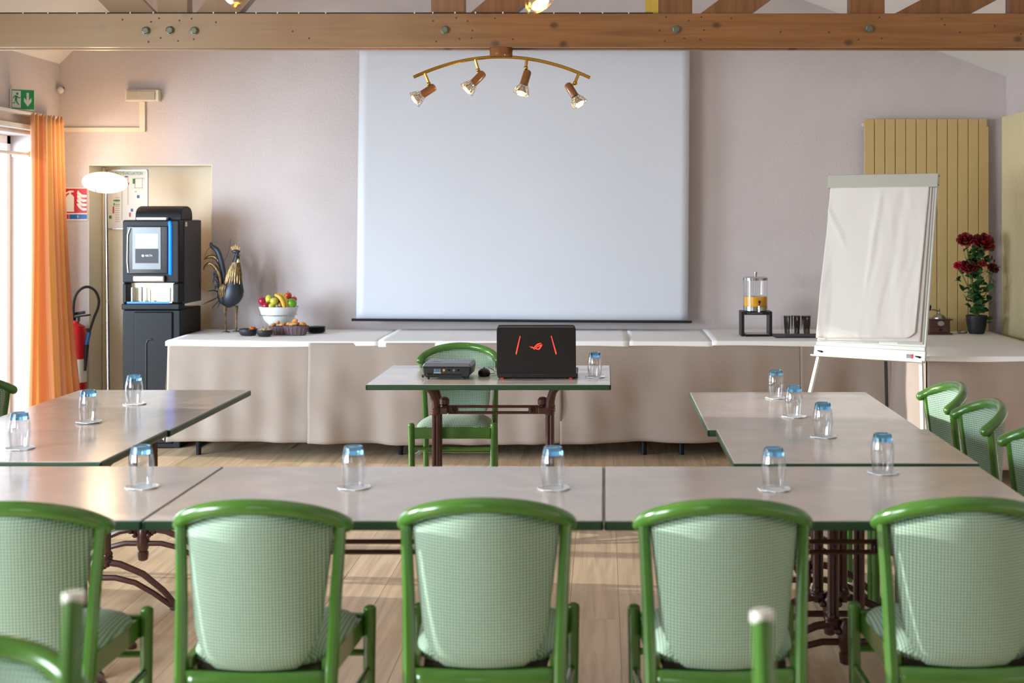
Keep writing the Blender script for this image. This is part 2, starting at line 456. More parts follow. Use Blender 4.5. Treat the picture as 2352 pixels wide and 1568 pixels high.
def curtain_mat():
    m = mat('striped_curtain', C(230, 150, 80), rough=0.8)
    nt = m.node_tree; n = nt.nodes; L = nt.links; b = n['Principled BSDF']
    tc = n.new('ShaderNodeTexCoord'); sp = n.new('ShaderNodeSeparateXYZ'); L.new(tc.outputs['UV'], sp.inputs[0])
    ml = n.new('ShaderNodeMath'); ml.operation = 'MULTIPLY'; ml.inputs[1].default_value = 3.0; L.new(sp.outputs['X'], ml.inputs[0])
    fr = n.new('ShaderNodeMath'); fr.operation = 'FRACT'; L.new(ml.outputs[0], fr.inputs[0])
    cr = n.new('ShaderNodeValToRGB'); e = cr.color_ramp.elements
    e[0].position = 0.0; e[0].color = C(246, 190, 142); e[1].position = 1.0; e[1].color = C(246, 196, 152)
    for p, c in ((0.22, C(250, 216, 182)), (0.42, C(246, 190, 128)), (0.55, C(250, 226, 162)), (0.68, C(248, 218, 162)), (0.8, C(242, 178, 132))):
        q = e.new(p); q.color = c
    L.new(fr.outputs[0], cr.inputs['Fac'])
    no = n.new('ShaderNodeTexNoise'); no.inputs['Scale'].default_value = 160; L.new(tc.outputs['Object'], no.inputs['Vector'])
    mx = n.new('ShaderNodeMix'); mx.data_type = 'RGBA'; mx.blend_type = 'MULTIPLY'; mx.inputs['Factor'].default_value = 0.1
    L.new(cr.outputs['Color'], mx.inputs['A']); L.new(no.outputs['Fac'], mx.inputs['B']); L.new(mx.outputs['Result'], b.inputs['Base Color'])
    # cloth lets some daylight through
    tl = n.new('ShaderNodeBsdfTranslucent'); L.new(cr.outputs['Color'], tl.inputs['Color'])
    ms = n.new('ShaderNodeMixShader'); ms.inputs['Fac'].default_value = 0.4
    L.new(b.outputs[0], ms.inputs[1]); L.new(tl.outputs[0], ms.inputs[2]); L.new(ms.outputs[0], n['Material Output'].inputs['Surface'])
    return m


M['curtain'] = curtain_mat()

# ------------------------------------------------------------------ room shell
XL, XR, YB, YR = -3.84, 2.84, 9.6, -2.6
RX, RZ = -2.04, 4.37
ZL, ZR = 2.62, 2.53
floor = box('floor', XL - .3, XR + .1, YR - .1, YB + .4, -0.12, -0.004, M['slab'])
struct(floor, 'oak laminate plank floor of the meeting room', 'floor')
pw, pl = 0.195, 1.28
pm = MB().box(0.0008, pw - 0.0008, 0.0008, pl - 0.0008, -0.008, 0.0)
plank0 = pm.build('plank', M['plank'], floor, smooth=False, bevel=0.0012, seg=1)
plank0.modifiers.clear()
first = True
nc = int((XR - XL + .2) / pw) + 1
for i in range(nc):
    off = [0.0, 0.55, 0.2, 0.85, 0.4][i % 5] * pl
    y = 1.9 - off
    while y < YB:
        x = XL + i * pw
        if y + pl > 2.2 and x < XR and not (y > 8.9 and y + pl > YB + .3):
            o = plank0 if first else plank0.copy()
            if not first: COL.objects.link(o)
            first = False
            o.location = (x, y, 0.0)
        y += pl

back = MB().prism([(XL - .25, 0), (-3.64, 0), (-3.64, 1.91), (-2.765, 1.91), (-2.765, 0), (XR + .1, 0), (XR + .1, ZR), (XR, ZR), (RX, RZ), (XL, ZL), (XL - .25, ZL)], YB, YB + 0.3).build('wall_back', M['wall'], smooth=False)
struct(back, 'mauve plaster end wall behind the projection screen', 'wall')
# left wall with two openings
lw = MB()
OP = [(0.4, 4.0, 0.35, 2.3), (5.8, 9.22, 0.0, 2.1)]
ys = YR
for (a, b_, z0, z1) in OP:
    lw.box(XL - .25, XL, ys, a, 0, ZL)
    if z0 > 0: lw.box(XL - .25, XL, a, b_, 0, z0)
    lw.box(XL - .25, XL, a, b_, z1, ZL)
    ys = b_
lw.box(XL - .25, XL, ys, YB, 0, ZL)
struct(lw.build('wall_left', M['wall'], smooth=False), 'mauve plaster window wall beside the orange curtain', 'wall')
struct(box('wall_right', XR, XR + .1, YR, YB, 0, ZR, M['wall']), 'mauve plaster wall behind the cream ribbed radiator', 'wall')
rw = MB().prism([(XL - .25, 0), (-2.9, 0), (-2.9, 2.4), (-.9, 2.4), (-.9, 0), (XR + .1, 0), (XR + .1, ZR), (RX, RZ), (XL - .25, ZL)], YR - .1, YR)
rw.box(-2.9, -.9, YR - .1, YR, 0, 0.55)
struct(rw.build('wall_rear', M['wall'], smooth=False), 'mauve plaster wall behind the camera', 'wall')
cl = MB().prism([(XL - .25, ZL - .2425), (RX, RZ), (RX, RZ + .12), (XL - .25, ZL - .2425 + .12)], YR - .1, YB + .3)
cl.prism([(RX, RZ), (XR + .1, ZR - .0376), (XR + .1, ZR + .085), (RX, RZ + .12)], YR - .1, YB + .3)
struct(cl.build('ceiling', M['ceil'], smooth=False), 'white sloping ceiling above the timber truss', 'ceiling')

# reveal lining of the glazed doors
rv = MB().box(XL - .25, XL + .002, 9.2, 9.222, 0, 2.1).box(XL - .25, XL + .002, 5.8, 9.22, 2.09, 2.102)
struct(rv.build('trim_1', M['reveal'], smooth=False), 'white plastered reveal of the glazed door opening', 'trim')


def glazed(name, y0, y1, z0, z1, n, label):
    """frame at the outer side of the left wall, n sashes"""
    x0, x1 = XL - .24, XL - .17
    fr = MB().box(x0, x1, y0, y0 + .06, z0, z1).box(x0, x1, y1 - .06, y1, z0, z1).box(x0, x1, y0, y1, z1 - .06, z1).box(x0, x1, y0, y1, z0, z0 + .08)
    for i in range(1, n):
        yy = lerp(y0, y1, i / n); fr.box(x0, x1, yy - .05, yy + .05, z0, z1)
    o = struct(fr.build(name, M['white'], bevel=.004), label, 'window')
    pn = []
    for i in range(n):
        a, b_ = lerp(y0, y1, i / n) + .05, lerp(y0, y1, (i + 1) / n) - .05
        box('pane', x0 + .03, x0 + .036, a, b_, z0 + .08, z1 - .06, M['pane'], o)
    return o


glazed('window_1', 5.8, 9.2, 0, 2.09, 4, 'white framed glazed doors beside the orange curtain')
glazed('window_2', 0.4, 4.0, .35, 2.3, 3, 'white framed window in the window wall near the camera')
fr = MB()  # unseen rear window, added to let fill light in
for (a, b_) in ((-2.9, -2.83), (-1.95, -1.85), (-.97, -.9)): fr.box(a, b_, YR - .09, YR - .03, .55, 2.4)
fr.box(-2.9, -.9, YR - .09, YR - .03, .55, .63); fr.box(-2.9, -.9, YR - .09, YR - .03, 2.33, 2.4)
o = struct(fr.build('fill_window', M['white'], bevel=.004), 'white framed window added behind the camera for fill light', 'window')
box('pane', -2.83, -1.95, YR - .065, YR - .06, .63, 2.33, M['pane'], o)
box('pane', -1.85, -.97, YR - .065, YR - .06, .63, 2.33, M['pane'], o)

# white door set back in the niche
dr = struct(box('door_1', -3.64, -2.765, YB + .28, YB + .32, 0, 1.93, M['cream'], bevel=.003), 'cream painted door set back in the niche behind the coffee machine', 'door')
box('lining', -3.64, -3.634, YB + .002, YB + .29, 0, 1.93, M['cream'], dr)
box('lining', -2.771, -2.765, YB + .002, YB + .29, 0, 1.93, M['cream'], dr)
box('lining', -3.634, -2.771, YB + .002, YB + .279, 1.903, 1.91, M['cream'], dr)
box('door_stop', -3.632, -3.615, YB + .25, YB + .285, 0, 1.9, M['cream'], dr, bevel=.003)
hz = MB().tube([(-3.34, YB + .28, 1.33), (-3.34, YB + .22, 1.33), (-3.26, YB + .22, 1.33)], .009, 8)
hz.build('handle', M['steel'], dr)


# ------------------------------------------------------------------ timber truss
def truss(Y, label, detail):
    t = thing('roof_truss', label, 'truss', (0, 0, 0))
    z0, z1 = 2.386, 2.553
    xw = 0.02
    box('tie_beam', XL - .02 + xw, XR + .02 - xw, Y, Y + .042, z0, z1, M['beam'], t, bevel=.003)
    box('tie_beam', XL - .02 + xw, XR + .02 - xw, Y + .128, Y + .17, z0 + .002, z1, M['beam'], t, bevel=.003)
    box('packing_board', XL + .2, XR - .2, Y + .05, Y + .12, z0 + .03, z1 - .01, M['post'], t)
    ym0, ym1 = Y + .043, Y + .127
    def top(x): return (2.62 + (x + 3.84) * .97 if x < RX else 2.53 + (2.84 - x) * .376) - .06
    yy = Y + .045
    posts = [(362, 431), (990, 1067), (1513, 1590), (1952, 2032), (2320, 2398)]
    for a, b_ in posts:
        xa, xb = XX(a, yy), XX(b_, yy)
        zt = min(top(xa), top(xb), 4.1)
        box('post', xa, xb, ym0, ym1, z0 + .02, zt, M['post'], t, bevel=.003)
    def brace(xa0, xa1, dx, name='brace'):  # foot from xa0 to xa1 at the beam top, leaning by dx per metre of height
        zb = z1 - .05
        zt = z1 + .9
        while zt > z1 + .1:
            xm = (xa0 + xa1) / 2 + dx * (zt - z1)
            if XL < xm < XR and zt < top(max(min(xm, XR), XL)) - .02: break
            zt -= .05
        poly = [(xa0 + dx * (zb - z1), zb), (xa1 + dx * (zb - z1), zb), (xa1 + dx * (zt - z1), zt), (xa0 + dx * (zt - z1), zt)]
        MB().prism(poly, ym0 + .004, ym1 - .004).build(name, M['post'], t, smooth=False)
    brace(XX(258, yy), XX(360, yy), -.98)
    brace(XX(446, yy), XX(545, yy), .85)
    brace(XX(1075, yy), XX(1178, yy), 1.18)
    brace(XX(1605, yy), XX(1722, yy), 1.35)
    brace(XX(2050, yy), XX(2225, yy), 1.9)
    # principal rafters under the roof slopes
    MB().prism([(XL + .05, ZL - .16), (RX, RZ - .18), (RX, RZ - .02), (XL + .05, ZL + .03)], ym0, ym1).build('rafter', M['post'], t, smooth=False)
    MB().prism([(RX, RZ - .18), (XR - .05, ZR - .13), (XR - .05, ZR + .01), (RX, RZ - .02)], ym0, ym1).build('rafter', M['post'], t, smooth=False)
    if detail:
        hexa = [(math.cos(PI / 3 * k) * .0175, math.sin(PI / 3 * k) * .0175) for k in range(6)]
        for (px, py, ro) in ((336, 71, .2), (391, 70, .5), (447, 71, .1), (1022, 69, .3), (1553, 68, .6), (1996, 66, .4)):
            p = P(px, py, Y)
            b_ = MB().lathe([(.0215, 0), (.0215, .004), (.019, .0045)], 16).lathe([(.0001, .004)] + [(.0185, .004), (.0185, .015), (.014, .0175), (.0001, .0175)], 6)
            b_.xf(Matrix.Translation((p.x, Y - .0005, p.z)) @ Matrix.Rotation(PI / 2, 4, 'X') @ Matrix.Rotation(ro, 4, 'Z'))
            b_.build('bolt', M['bolt'], t, angle=25)
        nl = MB().lathe([(.0001, .0015), (.0042, .0015), (.0048, 0)], 8).xf(Matrix.Rotation(PI / 2, 4, 'X'))
        n0 = None
        for (px, py) in ((281, 45), (347, 50), (365, 42), (412, 47), (440, 43), (369, 87), (341, 96), (409, 94), (445, 90), (496, 51), (672, 72), (710, 88),
                         (995, 48), (1048, 41), (1074, 48), (1137, 42), (1085, 70), (1002, 95), (1055, 89), (1083, 88), (1178, 90), (1515, 70), (1530, 39), (1582, 47),
                         (1611, 39), (1617, 69), (1527, 94), (1572, 88), (1608, 91), (1680, 42), (1793, 73), (1904, 74), (2020, 40), (1972, 91), (2025, 88), (2163, 43), (2170, 57), (2205, 74), (2285, 60), (2345, 78)):
            p = P(px, py, Y)
            if n0 is None: n0 = nl.build('nail', M['nail'], t); o = n0
            else:
                o = n0.copy(); COL.objects.link(o)
            o.location = (p.x, Y, p.z)
        # cable clips along the top edge with a thin dark cable
        MB().tube([(XL + .1, Y + .004, z1 + .002), (XX(1500, Y), Y + .004, z1 + .002)], .003, 6).build('cable', M['black'], t)
        for px in (53, 110, 177, 244, 299, 352, 490, 542, 588, 637, 686, 748, 952, 994, 1045, 1092, 1155, 1214, 1272, 1332, 1384, 1444):
            x = XX(px, Y)
            MB().box(x - .003, x + .003, Y - .001, Y + .008, z1 - .001, z1 + .008).build('cable_clip', M['plastic_w'], t)
        box('strap', XX(1482, yy), XX(1512, yy), ym0 - .003, ym0 + .001, z1 - .004, z1 + .5, M['goldpaint'], t)
    return t


truss(6.75, 'brown stained pine roof truss whose bolted tie beam carries the spotlight bar', True)
truss(3.53, 'brown stained pine roof truss above the front tables, nearer than the bolted one', False)


# ------------------------------------------------------------------ spotlight bars
M['bulb'] = mat('bulb_glass', C(250, 240, 225), rough=0.15, emit=C(255, 226, 180), estr=.7, var=0.02)
M['bulbneck'] = mat('bulb_mirror', C(220, 214, 205), rough=0.12, metal=0.9, var=0.05)


def spotlight_bar(Y, label, on):
    cx = XX(1151, Y) if Y > 5 else -.56
    S = 6.8
    t = thing('spotlight_bar', label, 'light fixture', (cx, Y, 2.386))
    k = S / F
    MB().lathe([(.001, -.042), (.05, -.042), (.057, -.036), (.058, -.005), (.056, 0), (.001, 0)], 24).build('ceiling_rose', M['cherry'], t)
    def bar(px): return Vector(((px - 1151) * k, 0, -(33 + 47 * ((px - 1151) / 202.0) ** 2 - 13) * k - .0))
    MB().tube([bar(px) for px in range(950, 1356, 15)] + [bar(1354)], .0085, 10).build('curved_bar', M['gold'], t)
    heads = [(975, 985, 195, 965, 232), (1091, 1098, 163, 1078, 207), (1210, 1208, 158, 1201, 218), (1330, 1321, 193, 1325, 243)]
    #        stem px, joint/body top px,py, bulb end px,py
    dirs = [(1000, 200, 968, 222), (1112, 168, 1082, 200), (1213, 163, 1204, 195), (1302, 194, 1322, 226)]
    for (spx, jx, jy, bx, by), (ax, ay, ex, ey) in zip(heads, dirs):
        def q(px, py, y=0): return Vector(((px - 1151) * k, y, -(py - 113) * k))
        a = q(ax, ay, .0); e = q(ex, ey, -.015)
        d = (e - a).normalized(); L = (e - a).length
        hd = MB().tube([bar(spx), q(jx, jy) + Vector((0, 0, .004))], .0075, 8).ball(q(jx, jy), .011).build('stem', M['gold'], t)
        nk = q(jx, jy); pr_ = a + d * max(.012, (nk - a).dot(d))
        MB().tube([nk, pr_], .0055, 8).build('joint_pin', M['gold'], t)
        R = d.to_track_quat('Z', 'Y').to_matrix().to_4x4()
        T = Matrix.Translation(a) @ R
        sh = MB().lathe([(.001, 0), (.011, .001), (.018, .006), (.0205, .014), (.0205, .078), (.019, .079), (.001, .079)], 16).xf(T).build('lamp_holder', M['cherry'], t)
        bm_ = MB().lathe([(.001, .078), (.011, .08), (.012, .095), (.026, .118), (.0265, .122)], 16).xf(T).build('bulb', M['bulbneck'], t)
        MB().lathe([(.0262, .122), (.022, .128), (.012, .132), (.001, .133)], 16).xf(T).build('bulb_face', M['bulb'], bm_)
        wr = MB()
        for r, z in ((.041, .126), (.030, .098), (.022, .086)):
            wr.tube([T @ Vector((r * math.cos(x * PI / 10), r * math.sin(x * PI / 10), z)) for x in range(21)], .0011, 5)
        for x in range(8):
            c, s_ = math.cos(x * PI / 4), math.sin(x * PI / 4)
            wr.tube([T @ Vector((.02 * c, .02 * s_, .076)), T @ Vector((.031 * c, .031 * s_, .098)), T @ Vector((.041 * c, .041 * s_, .126))], .0009, 5)
            mid = (x + .5) * PI / 4
            wr.tube([T @ Vector((.035 * math.cos(mid + g), .035 * math.sin(mid + g), .112 + .012 * math.sin(3 * g))) for g in (-.3, -.15, 0, .15, .3)], .0009, 5)
        wr.build('wire_guard', M['gold'], t)
        lp = bpy.data.lights.new('spot_bulb', 'POINT'); lp.energy = on; lp.color = (1.0, .78, .52); lp.shadow_soft_size = .02
        lo = bpy.data.objects.new('spot_bulb_light', lp); COL.objects.link(lo); lo.parent = t; lo.location = T @ Vector((0, 0, .15))
    return t


spotlight_bar(6.80, 'curved brass bar with four wooden spotlights hanging from the bolted beam', 1.2)
spotlight_bar(3.60, 'brass spotlight bar mostly above the picture, over the front tables', 1.2)

# ------------------------------------------------------------------ projection screen
sY = 9.44
scn = thing('projection_screen', 'white pull-down projection screen hanging on the mauve wall', 'screen', (XX(1200, sY), sY, .82))
def sfn(u, v):
    zb = ZZ(735, sY) - .82; zt = 2.72 - .82
    x0 = lerp(XX(818, sY), XX(826, sY), v ** .8); x1 = lerp(XX(1580, sY), XX(1584, sY), v)
    z = lerp(zb, zt, v)
    curl = .012 * (abs(2 * u - 1) ** 6) * math.sin(PI * v)
    return (lerp(x0, x1, u) - XX(1200, sY), .004 * math.sin(u * 7) * (1 - v) - curl, z)
MB().grid(sfn, 40, 30).build('cloth', M['screen'], scn, solid=.0015)
a, b_ = XX(808, sY), XX(1589, sY)
MB().tube([(a - XX(1200, sY), -.004, ZZ(734, sY) - .82), (b_ - XX(1200, sY), -.004, ZZ(739, sY) - .82)], .0095, 10).build('bottom_bar', M['black'], scn)
box('roller_case', -1.32, 1.24, -.05, .05, 1.90, 1.98, M['white'], scn, bevel=.01)
box('wall_bracket', -1.2, -1.15, .04, YB - sY + .0, 1.92, 1.96, M['white'], scn)
box('wall_bracket', 1.05, 1.1, .04, YB - sY + .0, 1.92, 1.96, M['white'], scn)

# ------------------------------------------------------------------ radiators
rY = YB - .085
r = thing('panel_radiator', 'tall ochre radiator of flat vertical panels behind the flip chart', 'radiator', (XX(2129, rY), rY, .3))
x0, x1 = XX(1985, rY) - r.location.x, XX(2272, rY) - r.location.x
n = 12; wd = (x1 - x0) / n; zt = ZZ(273, rY) - .3
pmesh = None
for i in range(n):
    if pmesh is None:
        o = MB().box(.0022, wd - .0022, 0, .022, 0, zt).build('panel', M['rad'], r, bevel=.003); pmesh = o
    else:
        o = pmesh.copy(); COL.objects.link(o)
    o.location = (x0 + i * wd, 0, 0)
box('backing', x0 + .01, x1 - .01, .024, .04, .03, zt - .03, mat('radiator_gap', C(120, 96, 50), rough=.6, var=.1), r)
MB().tube([(x0, .03, zt - .03), (x1, .03, zt - .03)], .013, 10).build('header_tube', M['rad'], r)
MB().tube([(x0, .03, .03), (x1, .03, .03)], .013, 10).build('header_tube', M['rad'], r)
box('vent_valve', x0 - .012, x0, .015, .035, zt - .05, zt - .03, M['plastic_w'], r)
box('end_cap', x1 - .016, x1 + .002, -.004, .02, zt - .055, zt - .004, M['steel'], r)
for xx in (x0 + .15, x1 - .15):
    box('wall_bracket', xx, xx + .03, .03, .085, zt - .2, zt - .1, M['rad'], r)
    box('wall_bracket', xx, xx + .03, .03, .085, .1, .2, M['rad'], r)

r = thing('ribbed_radiator', 'cream ribbed radiator on the wall beside the rose plant', 'radiator', (XR - .1, 9.37, .3))
zt = ZZ(268, 9.37) - .3
rb = None
for i in range(46):
    if rb is None:
        o = MB().box(0, .06, -.0145, .0, 0, zt).build('fin', M['radc'], r, bevel=.004); rb = o
    else:
        o = rb.copy(); COL.objects.link(o)
    o.location = (0, -i * .0255, 0)
box('backing', .035, .055, -46 * .0255, .0, .01, zt - .01, M['radc'], r)
for yy in (-.1, -1.0): box('wall_bracket', .055, .078, yy - .03, yy, zt - .2, zt - .1, M['radc'], r)

# ------------------------------------------------------------------ chairs
def chair_parts(t):
    ra = math.radians(80)
    def rail(s):
        a = s * ra; q = (math.cos(a) - math.cos(ra)) / (1 - math.cos(ra))
        return Vector((.205 * math.sin(a) / math.sin(ra), -.108 - .107 * q, .79 + .065 * q))
    MB().tube([rail(-1 + i / 15) for i in range(31)], .0195, 12, rnd=True).build('top_rail', M['green'], t)
    for s in (-1, 1):
        MB().tube([(s * .188, -.235, 0), (s * .184, -.20, .22), (s * .1825, -.172, .44), (s * .188, -.150, .62), (s * .197, -.128, .798)], [.0135, .0155, .0165, .0155, .0145], 10).build('rear_leg', M['green'], t)
        MB().tube([(s * .2, .195, 0), (s * .2045, .195, .25), (s * .2075, .193, .495)], [.013, .016, .0175], 12, rnd=False).ball((s * .2075, .193, .495), .0175, .0175, .012).build('front_leg', M['green'], t)
        lg = MB().lathe([(.0135, -.001), (.0142, .001), (.0142, .012), (.0135, .013)], 10, (s * .2, .195, 0)).build('glide', M['plastic_w'], t)
        lg = MB().lathe([(.014, -.001), (.0147, .001), (.0147, .012), (.014, .013)], 10, (s * .188, -.235, 0)).build('glide', M['plastic_w'], t)
        MB().tube([(s * .2045, .195, .335), (s * .185, -.182, .315)], .0095, 8).build('stretcher', M['green'], t)
    MB().tube([(-.2045, .195, .378), (.2045, .195, .378)], .0095, 8).build('stretcher', M['green'], t)
    MB().tube([(-.184, -.182, .30), (.184, -.182, .30)], .0095, 8).build('stretcher', M['green'], t)
    box('front_apron', -.192, .192, .180, .205, .428, .484, M['green'], t, bevel=.004)
    for s in (-1, 1):
        MB().prism([(s * .192, .19), (s * .172, .19), (s * .158, -.165), (s * .178, -.165)], .425, .478, 'z').build('side_apron', M['green'], t, smooth=False)
    def bk(u, v):
        x = lerp(-.178, .178, u); return (x, -.168 - .02 * (1 - (2 * u - 1) ** 2), lerp(.395, .452, v))
    MB().grid(bk, 12, 1).build('rear_apron', M['green'], t, solid=.022)
    # domed seat cushion
    def outline(a):
        c, s_ = math.cos(a), math.sin(a); e = .42
        y = .018 + .180 * math.copysign(abs(s_) ** e, s_)
        hw = lerp(.172, .198, (y + .162) / .36)
        return hw * math.copysign(abs(c) ** e, c), y
    mb = MB(); prof = [(.0, .528), (.35, .526), (.62, .521), (.8, .512), (.92, .500), (.985, .487), (1.0, .478), (.98, .470)]
    N = 40; mb.v.append(Vector((0, 0, .528)))
    for (k, z) in prof[1:]:
        for i in range(N):
            x, y = outline(2 * PI * i / N); mb.v.append(Vector((x * k, y * k, z - .012 * max(0, -y) / .2)))
    for i in range(N): mb.f.append((0, 1 + i, 1 + (i + 1) % N))
    for j in range(len(prof) - 2):
        for i in range(N):
            a = 1 + j * N + i; b2 = 1 + j * N + (i + 1) % N; mb.f.append((a, a + N, b2 + N, b2))
    mb.f.append(tuple(1 + (len(prof) - 2) * N + i for i in range(N)))
    mb.build('seat', M['fab_s'], t, angle=60)
    MB().prism([(-.165, .17), (.165, .17), (.15, -.15), (-.15, -.15)], .44, .462, 'z').build('seat_lining', M['under'], t, smooth=False)
    # curved back cushion
    def pad(u, v, off):
        s = 2 * u - 1
        w_ = lerp(.150, .183, v) * (1 - .12 * max(0, (.14 - v) / .14) ** 2)
        q = rail(s * .86).z - .012
        zb = .456 + .055 * max(0, abs(s) - .72) ** 2 / .0784
        z = lerp(zb, q, v)
        edge = min(u, 1 - u, v * 1.4, (1 - v) * 1.4)
        th = .017 * min(1, math.sqrt(max(0, edge) / .14))
        y = lerp(-.158, -.128, v) - lerp(.032, .088, v) * (1 - s * s)
        return (w_ * s, y + off * th, z)
    mb = MB(); mb.grid(lambda u, v: pad(u, v, 1), 22, 22); nb = len(mb.v); mb.grid(lambda u, v: pad(u, v, -1), 22, 22); mb.uv = None
    W = 23
    rim = [i for i in range(W)] + [W * j + 22 for j in range(1, 23)] + [W * 22 + i for i in range(21, -1, -1)] + [W * j for j in range(21, 0, -1)]
    for i in range(len(rim)):
        a, b2 = rim[i], rim[(i + 1) % len(rim)]; mb.f.append((a, b2, b2 + nb, a + nb))
    mb.build('backrest', M['fab_b'], t, angle=70)


chair0 = thing('banquet_chair', 'x', 'chair', group='green bentwood chairs')
chair_parts(chair0)
cused = [False]


def chair(x, y, rz, label, flip=False, z=0.0):
    if not cused[0]: o = chair0; cused[0] = True
    else: o = copy_tree(chair0)
    o.location = (x, y, z); o.rotation_euler = (PI if flip else 0, 0, rz); o['label'] = label
    return o


cy0 = 3.245 + .215
for x, dy, rz, lab in ((-1.425, -.02, .02, 'green bentwood chair at the front row, leftmost and cut by the picture edge'),
                   (-.838, 0, -.015, 'green bentwood chair second from the left in the front row'),
                   (-.290, .02, .0, 'green bentwood chair in the middle of the front row'),
                   (.292, .01, .02, 'green bentwood chair second from the right in the front row'),
                   (.885, .03, .0, 'green bentwood chair rightmost in the front row, cut by the picture edge')):
    chair(x, cy0 + dy, rz, lab)
chair(-.762, 7.045, PI, 'green bentwood chair facing us behind the table with laptop and projector')
chair(1.232, 5.52, PI / 2 + .03, 'green chair beside the flip chart, farthest on the row at the right tables')
chair(1.236, 5.0, PI / 2, 'green chair in the middle of the row at the right tables')
chair(1.236, 4.38, PI / 2, 'green chair nearest us on the row at the right tables, cut by the edge')
chair(-2.47, 5.73, -PI / 2, 'dark green chair at the far left tables by the glazed doors, mostly outside')
chair(-1.012, 1.985, PI, 'out of focus green chair facing us in the bottom left corner')
chair(-.82, 1.52, math.radians(15) + PI, 'green chair below the picture carrying the upturned chair at bottom left')
chair(-.83, 1.545, math.radians(15), 'upturned chair at bottom left, one blurred leg with pale glide showing', True, 1.045)
chair(.39, 1.46, PI, 'green chair below the picture carrying the upturned chair at bottom right')
chair(.39, 1.50, 0, 'upturned chair at bottom right, one blurred leg with pale glide showing', True, 1.045)


# ------------------------------------------------------------------ tables
def table(label, x0, x1, y0, y1, long_x=True, pd=.28, z=.75):
    cx, cy = (x0 + x1) / 2, (y0 + y1) / 2
    t = thing('bistro_table', label, 'table', (cx, cy, 0), (0, 0, 0 if long_x else PI / 2), 'brown laminate tables on iron pedestals')
    hx, hy = (x1 - x0) / 2, (y1 - y0) / 2
    if not long_x: hx, hy = hy, hx
    box('table_top', -hx + .004, hx - .004, -hy + .004, hy - .004, z - .022, z, M['lam'], t, bevel=.0015)
    eb = MB()
    for (a, b2, c, d) in ((-hx, hx, -hy, -hy + .012), (-hx, hx, hy - .012, hy), (-hx, -hx + .012, -hy, hy), (hx - .012, hx, -hy, hy)):
        eb.box(a, b2, c, d, z - .027, z - .002)
    eb.build('edge_band', M['edge'], t, bevel=.005)
    zt = z - .024
    for s in (-1, 1):
        X = s * pd
        for q in (-1, 1):
            col = MB()
            for k in range(3):
                a = 2 * PI * k / 3 + (PI / 6 if q > 0 else PI / 2)
                col.tube([(X + .0105 * math.cos(a), q * .045 + .0105 * math.sin(a), .17), (X + .0105 * math.cos(a), q * .045 + .0105 * math.sin(a), .60)], .0105, 8)
            col.build('column', M['iron'], t)
            cb = MB()
            for zz in (.575, .587, .599): cb.lathe([(.0235, -.006), (.0265, 0), (.0235, .006)], 12, (X, q * .045, zz))
            cb.build('collar', M['iron'], t)
            cb = MB()
            for zz in (.203, .192): cb.lathe([(.0235, -.006), (.0265, 0), (.0235, .006)], 12, (X, q * .045, zz))
            cb.build('collar', M['iron'], t)
            MB().tube([(X, q * .045, .60), (X + s * .004, q * .047, .64), (X + s * .018, q * .055, .685), (X + s * .05, q * .085, zt - .008), (X + s * .085, q * .13, zt - .004)], [.02, .021, .02, .017, .014], 10).build('bracket', M['iron'], t)
            ft = MB()
            ft.tube([(X, q * .055, .185), (X, q * .10, .178), (X, q * .19, .14), (X, q * .27, .075), (X, q * .32, .016)], [.014, .014, .0135, .0125, .012], 8)
            ft.tube([(X, q * .02, .125), (X, q * .08, .125), (X, q * .16, .105), (X, q * .23, .065), (X, q * .30, .016)], [.012, .012, .0115, .011, .011], 8)
            ft.build('foot', M['iron'], t)
            MB().lathe([(.016, 0), (.02, .003), (.02, .014), (.014, .02)], 12, (X, q * .315, 0)).build('foot_pad', M['iron'], t)
            for bxo, byo, bzo in ((.018, .03, .165), (-.018, .03, .165), (.02, .052, .215), (-.02, .052, .215)):
                MB().ball((X + bxo, q * byo, bzo), .012, seg=8, rings=6).build('boss', M['iron'], t)
        MB().lathe([(.012, .05), (.021, .056), (.024, .075), (.024, .09), (.019, .094), (.022, .10), (.028, .12), (.028, .18), (.02, .2), (.001, .205)], 10, (X, 0, 0)).build('hub', M['iron'], t)
        fx = X - s * .036
        MB().lathe([(.018, .60), (.021, .603), (.018, .609), (.0245, .615), (.0245, .638), (.017, .648), (.004, .651)], 10, (fx, 0, 0)).build('finial', M['iron'], t)
        MB().box(min(X, fx - s * .02), max(X, fx - s * .02), -.055, .055, .572, .603).build('joint', M['iron'], t, bevel=.004)
    e = pd - .056
    MB().tube([(-e, 0, .602), (e, 0, .602)], .0075, 8).tube([(-e, 0, .572), (e, 0, .572)], .0075, 8).build('stretcher', M['iron'], t)
    for s in (-1, 1):
        sc_ = MB()
        for k in range(3): sc_.lathe([(.018, -.0035), (.0215, 0), (.018, .0035)], 10).xf(Matrix.Translation((s * (e - .04 + k * .009), 0, .587)) @ Matrix.Rotation(PI / 2, 4, 'Y'), len(sc_.v) - 30)
        sc_.build('stretcher_collar', M['iron'], t)
        MB().box(min(s * e, s * (e - .05)), max(s * e, s * (e - .05)), -.012, .012, .575, .6).build('stretcher_end', M['iron'], t)
    return t


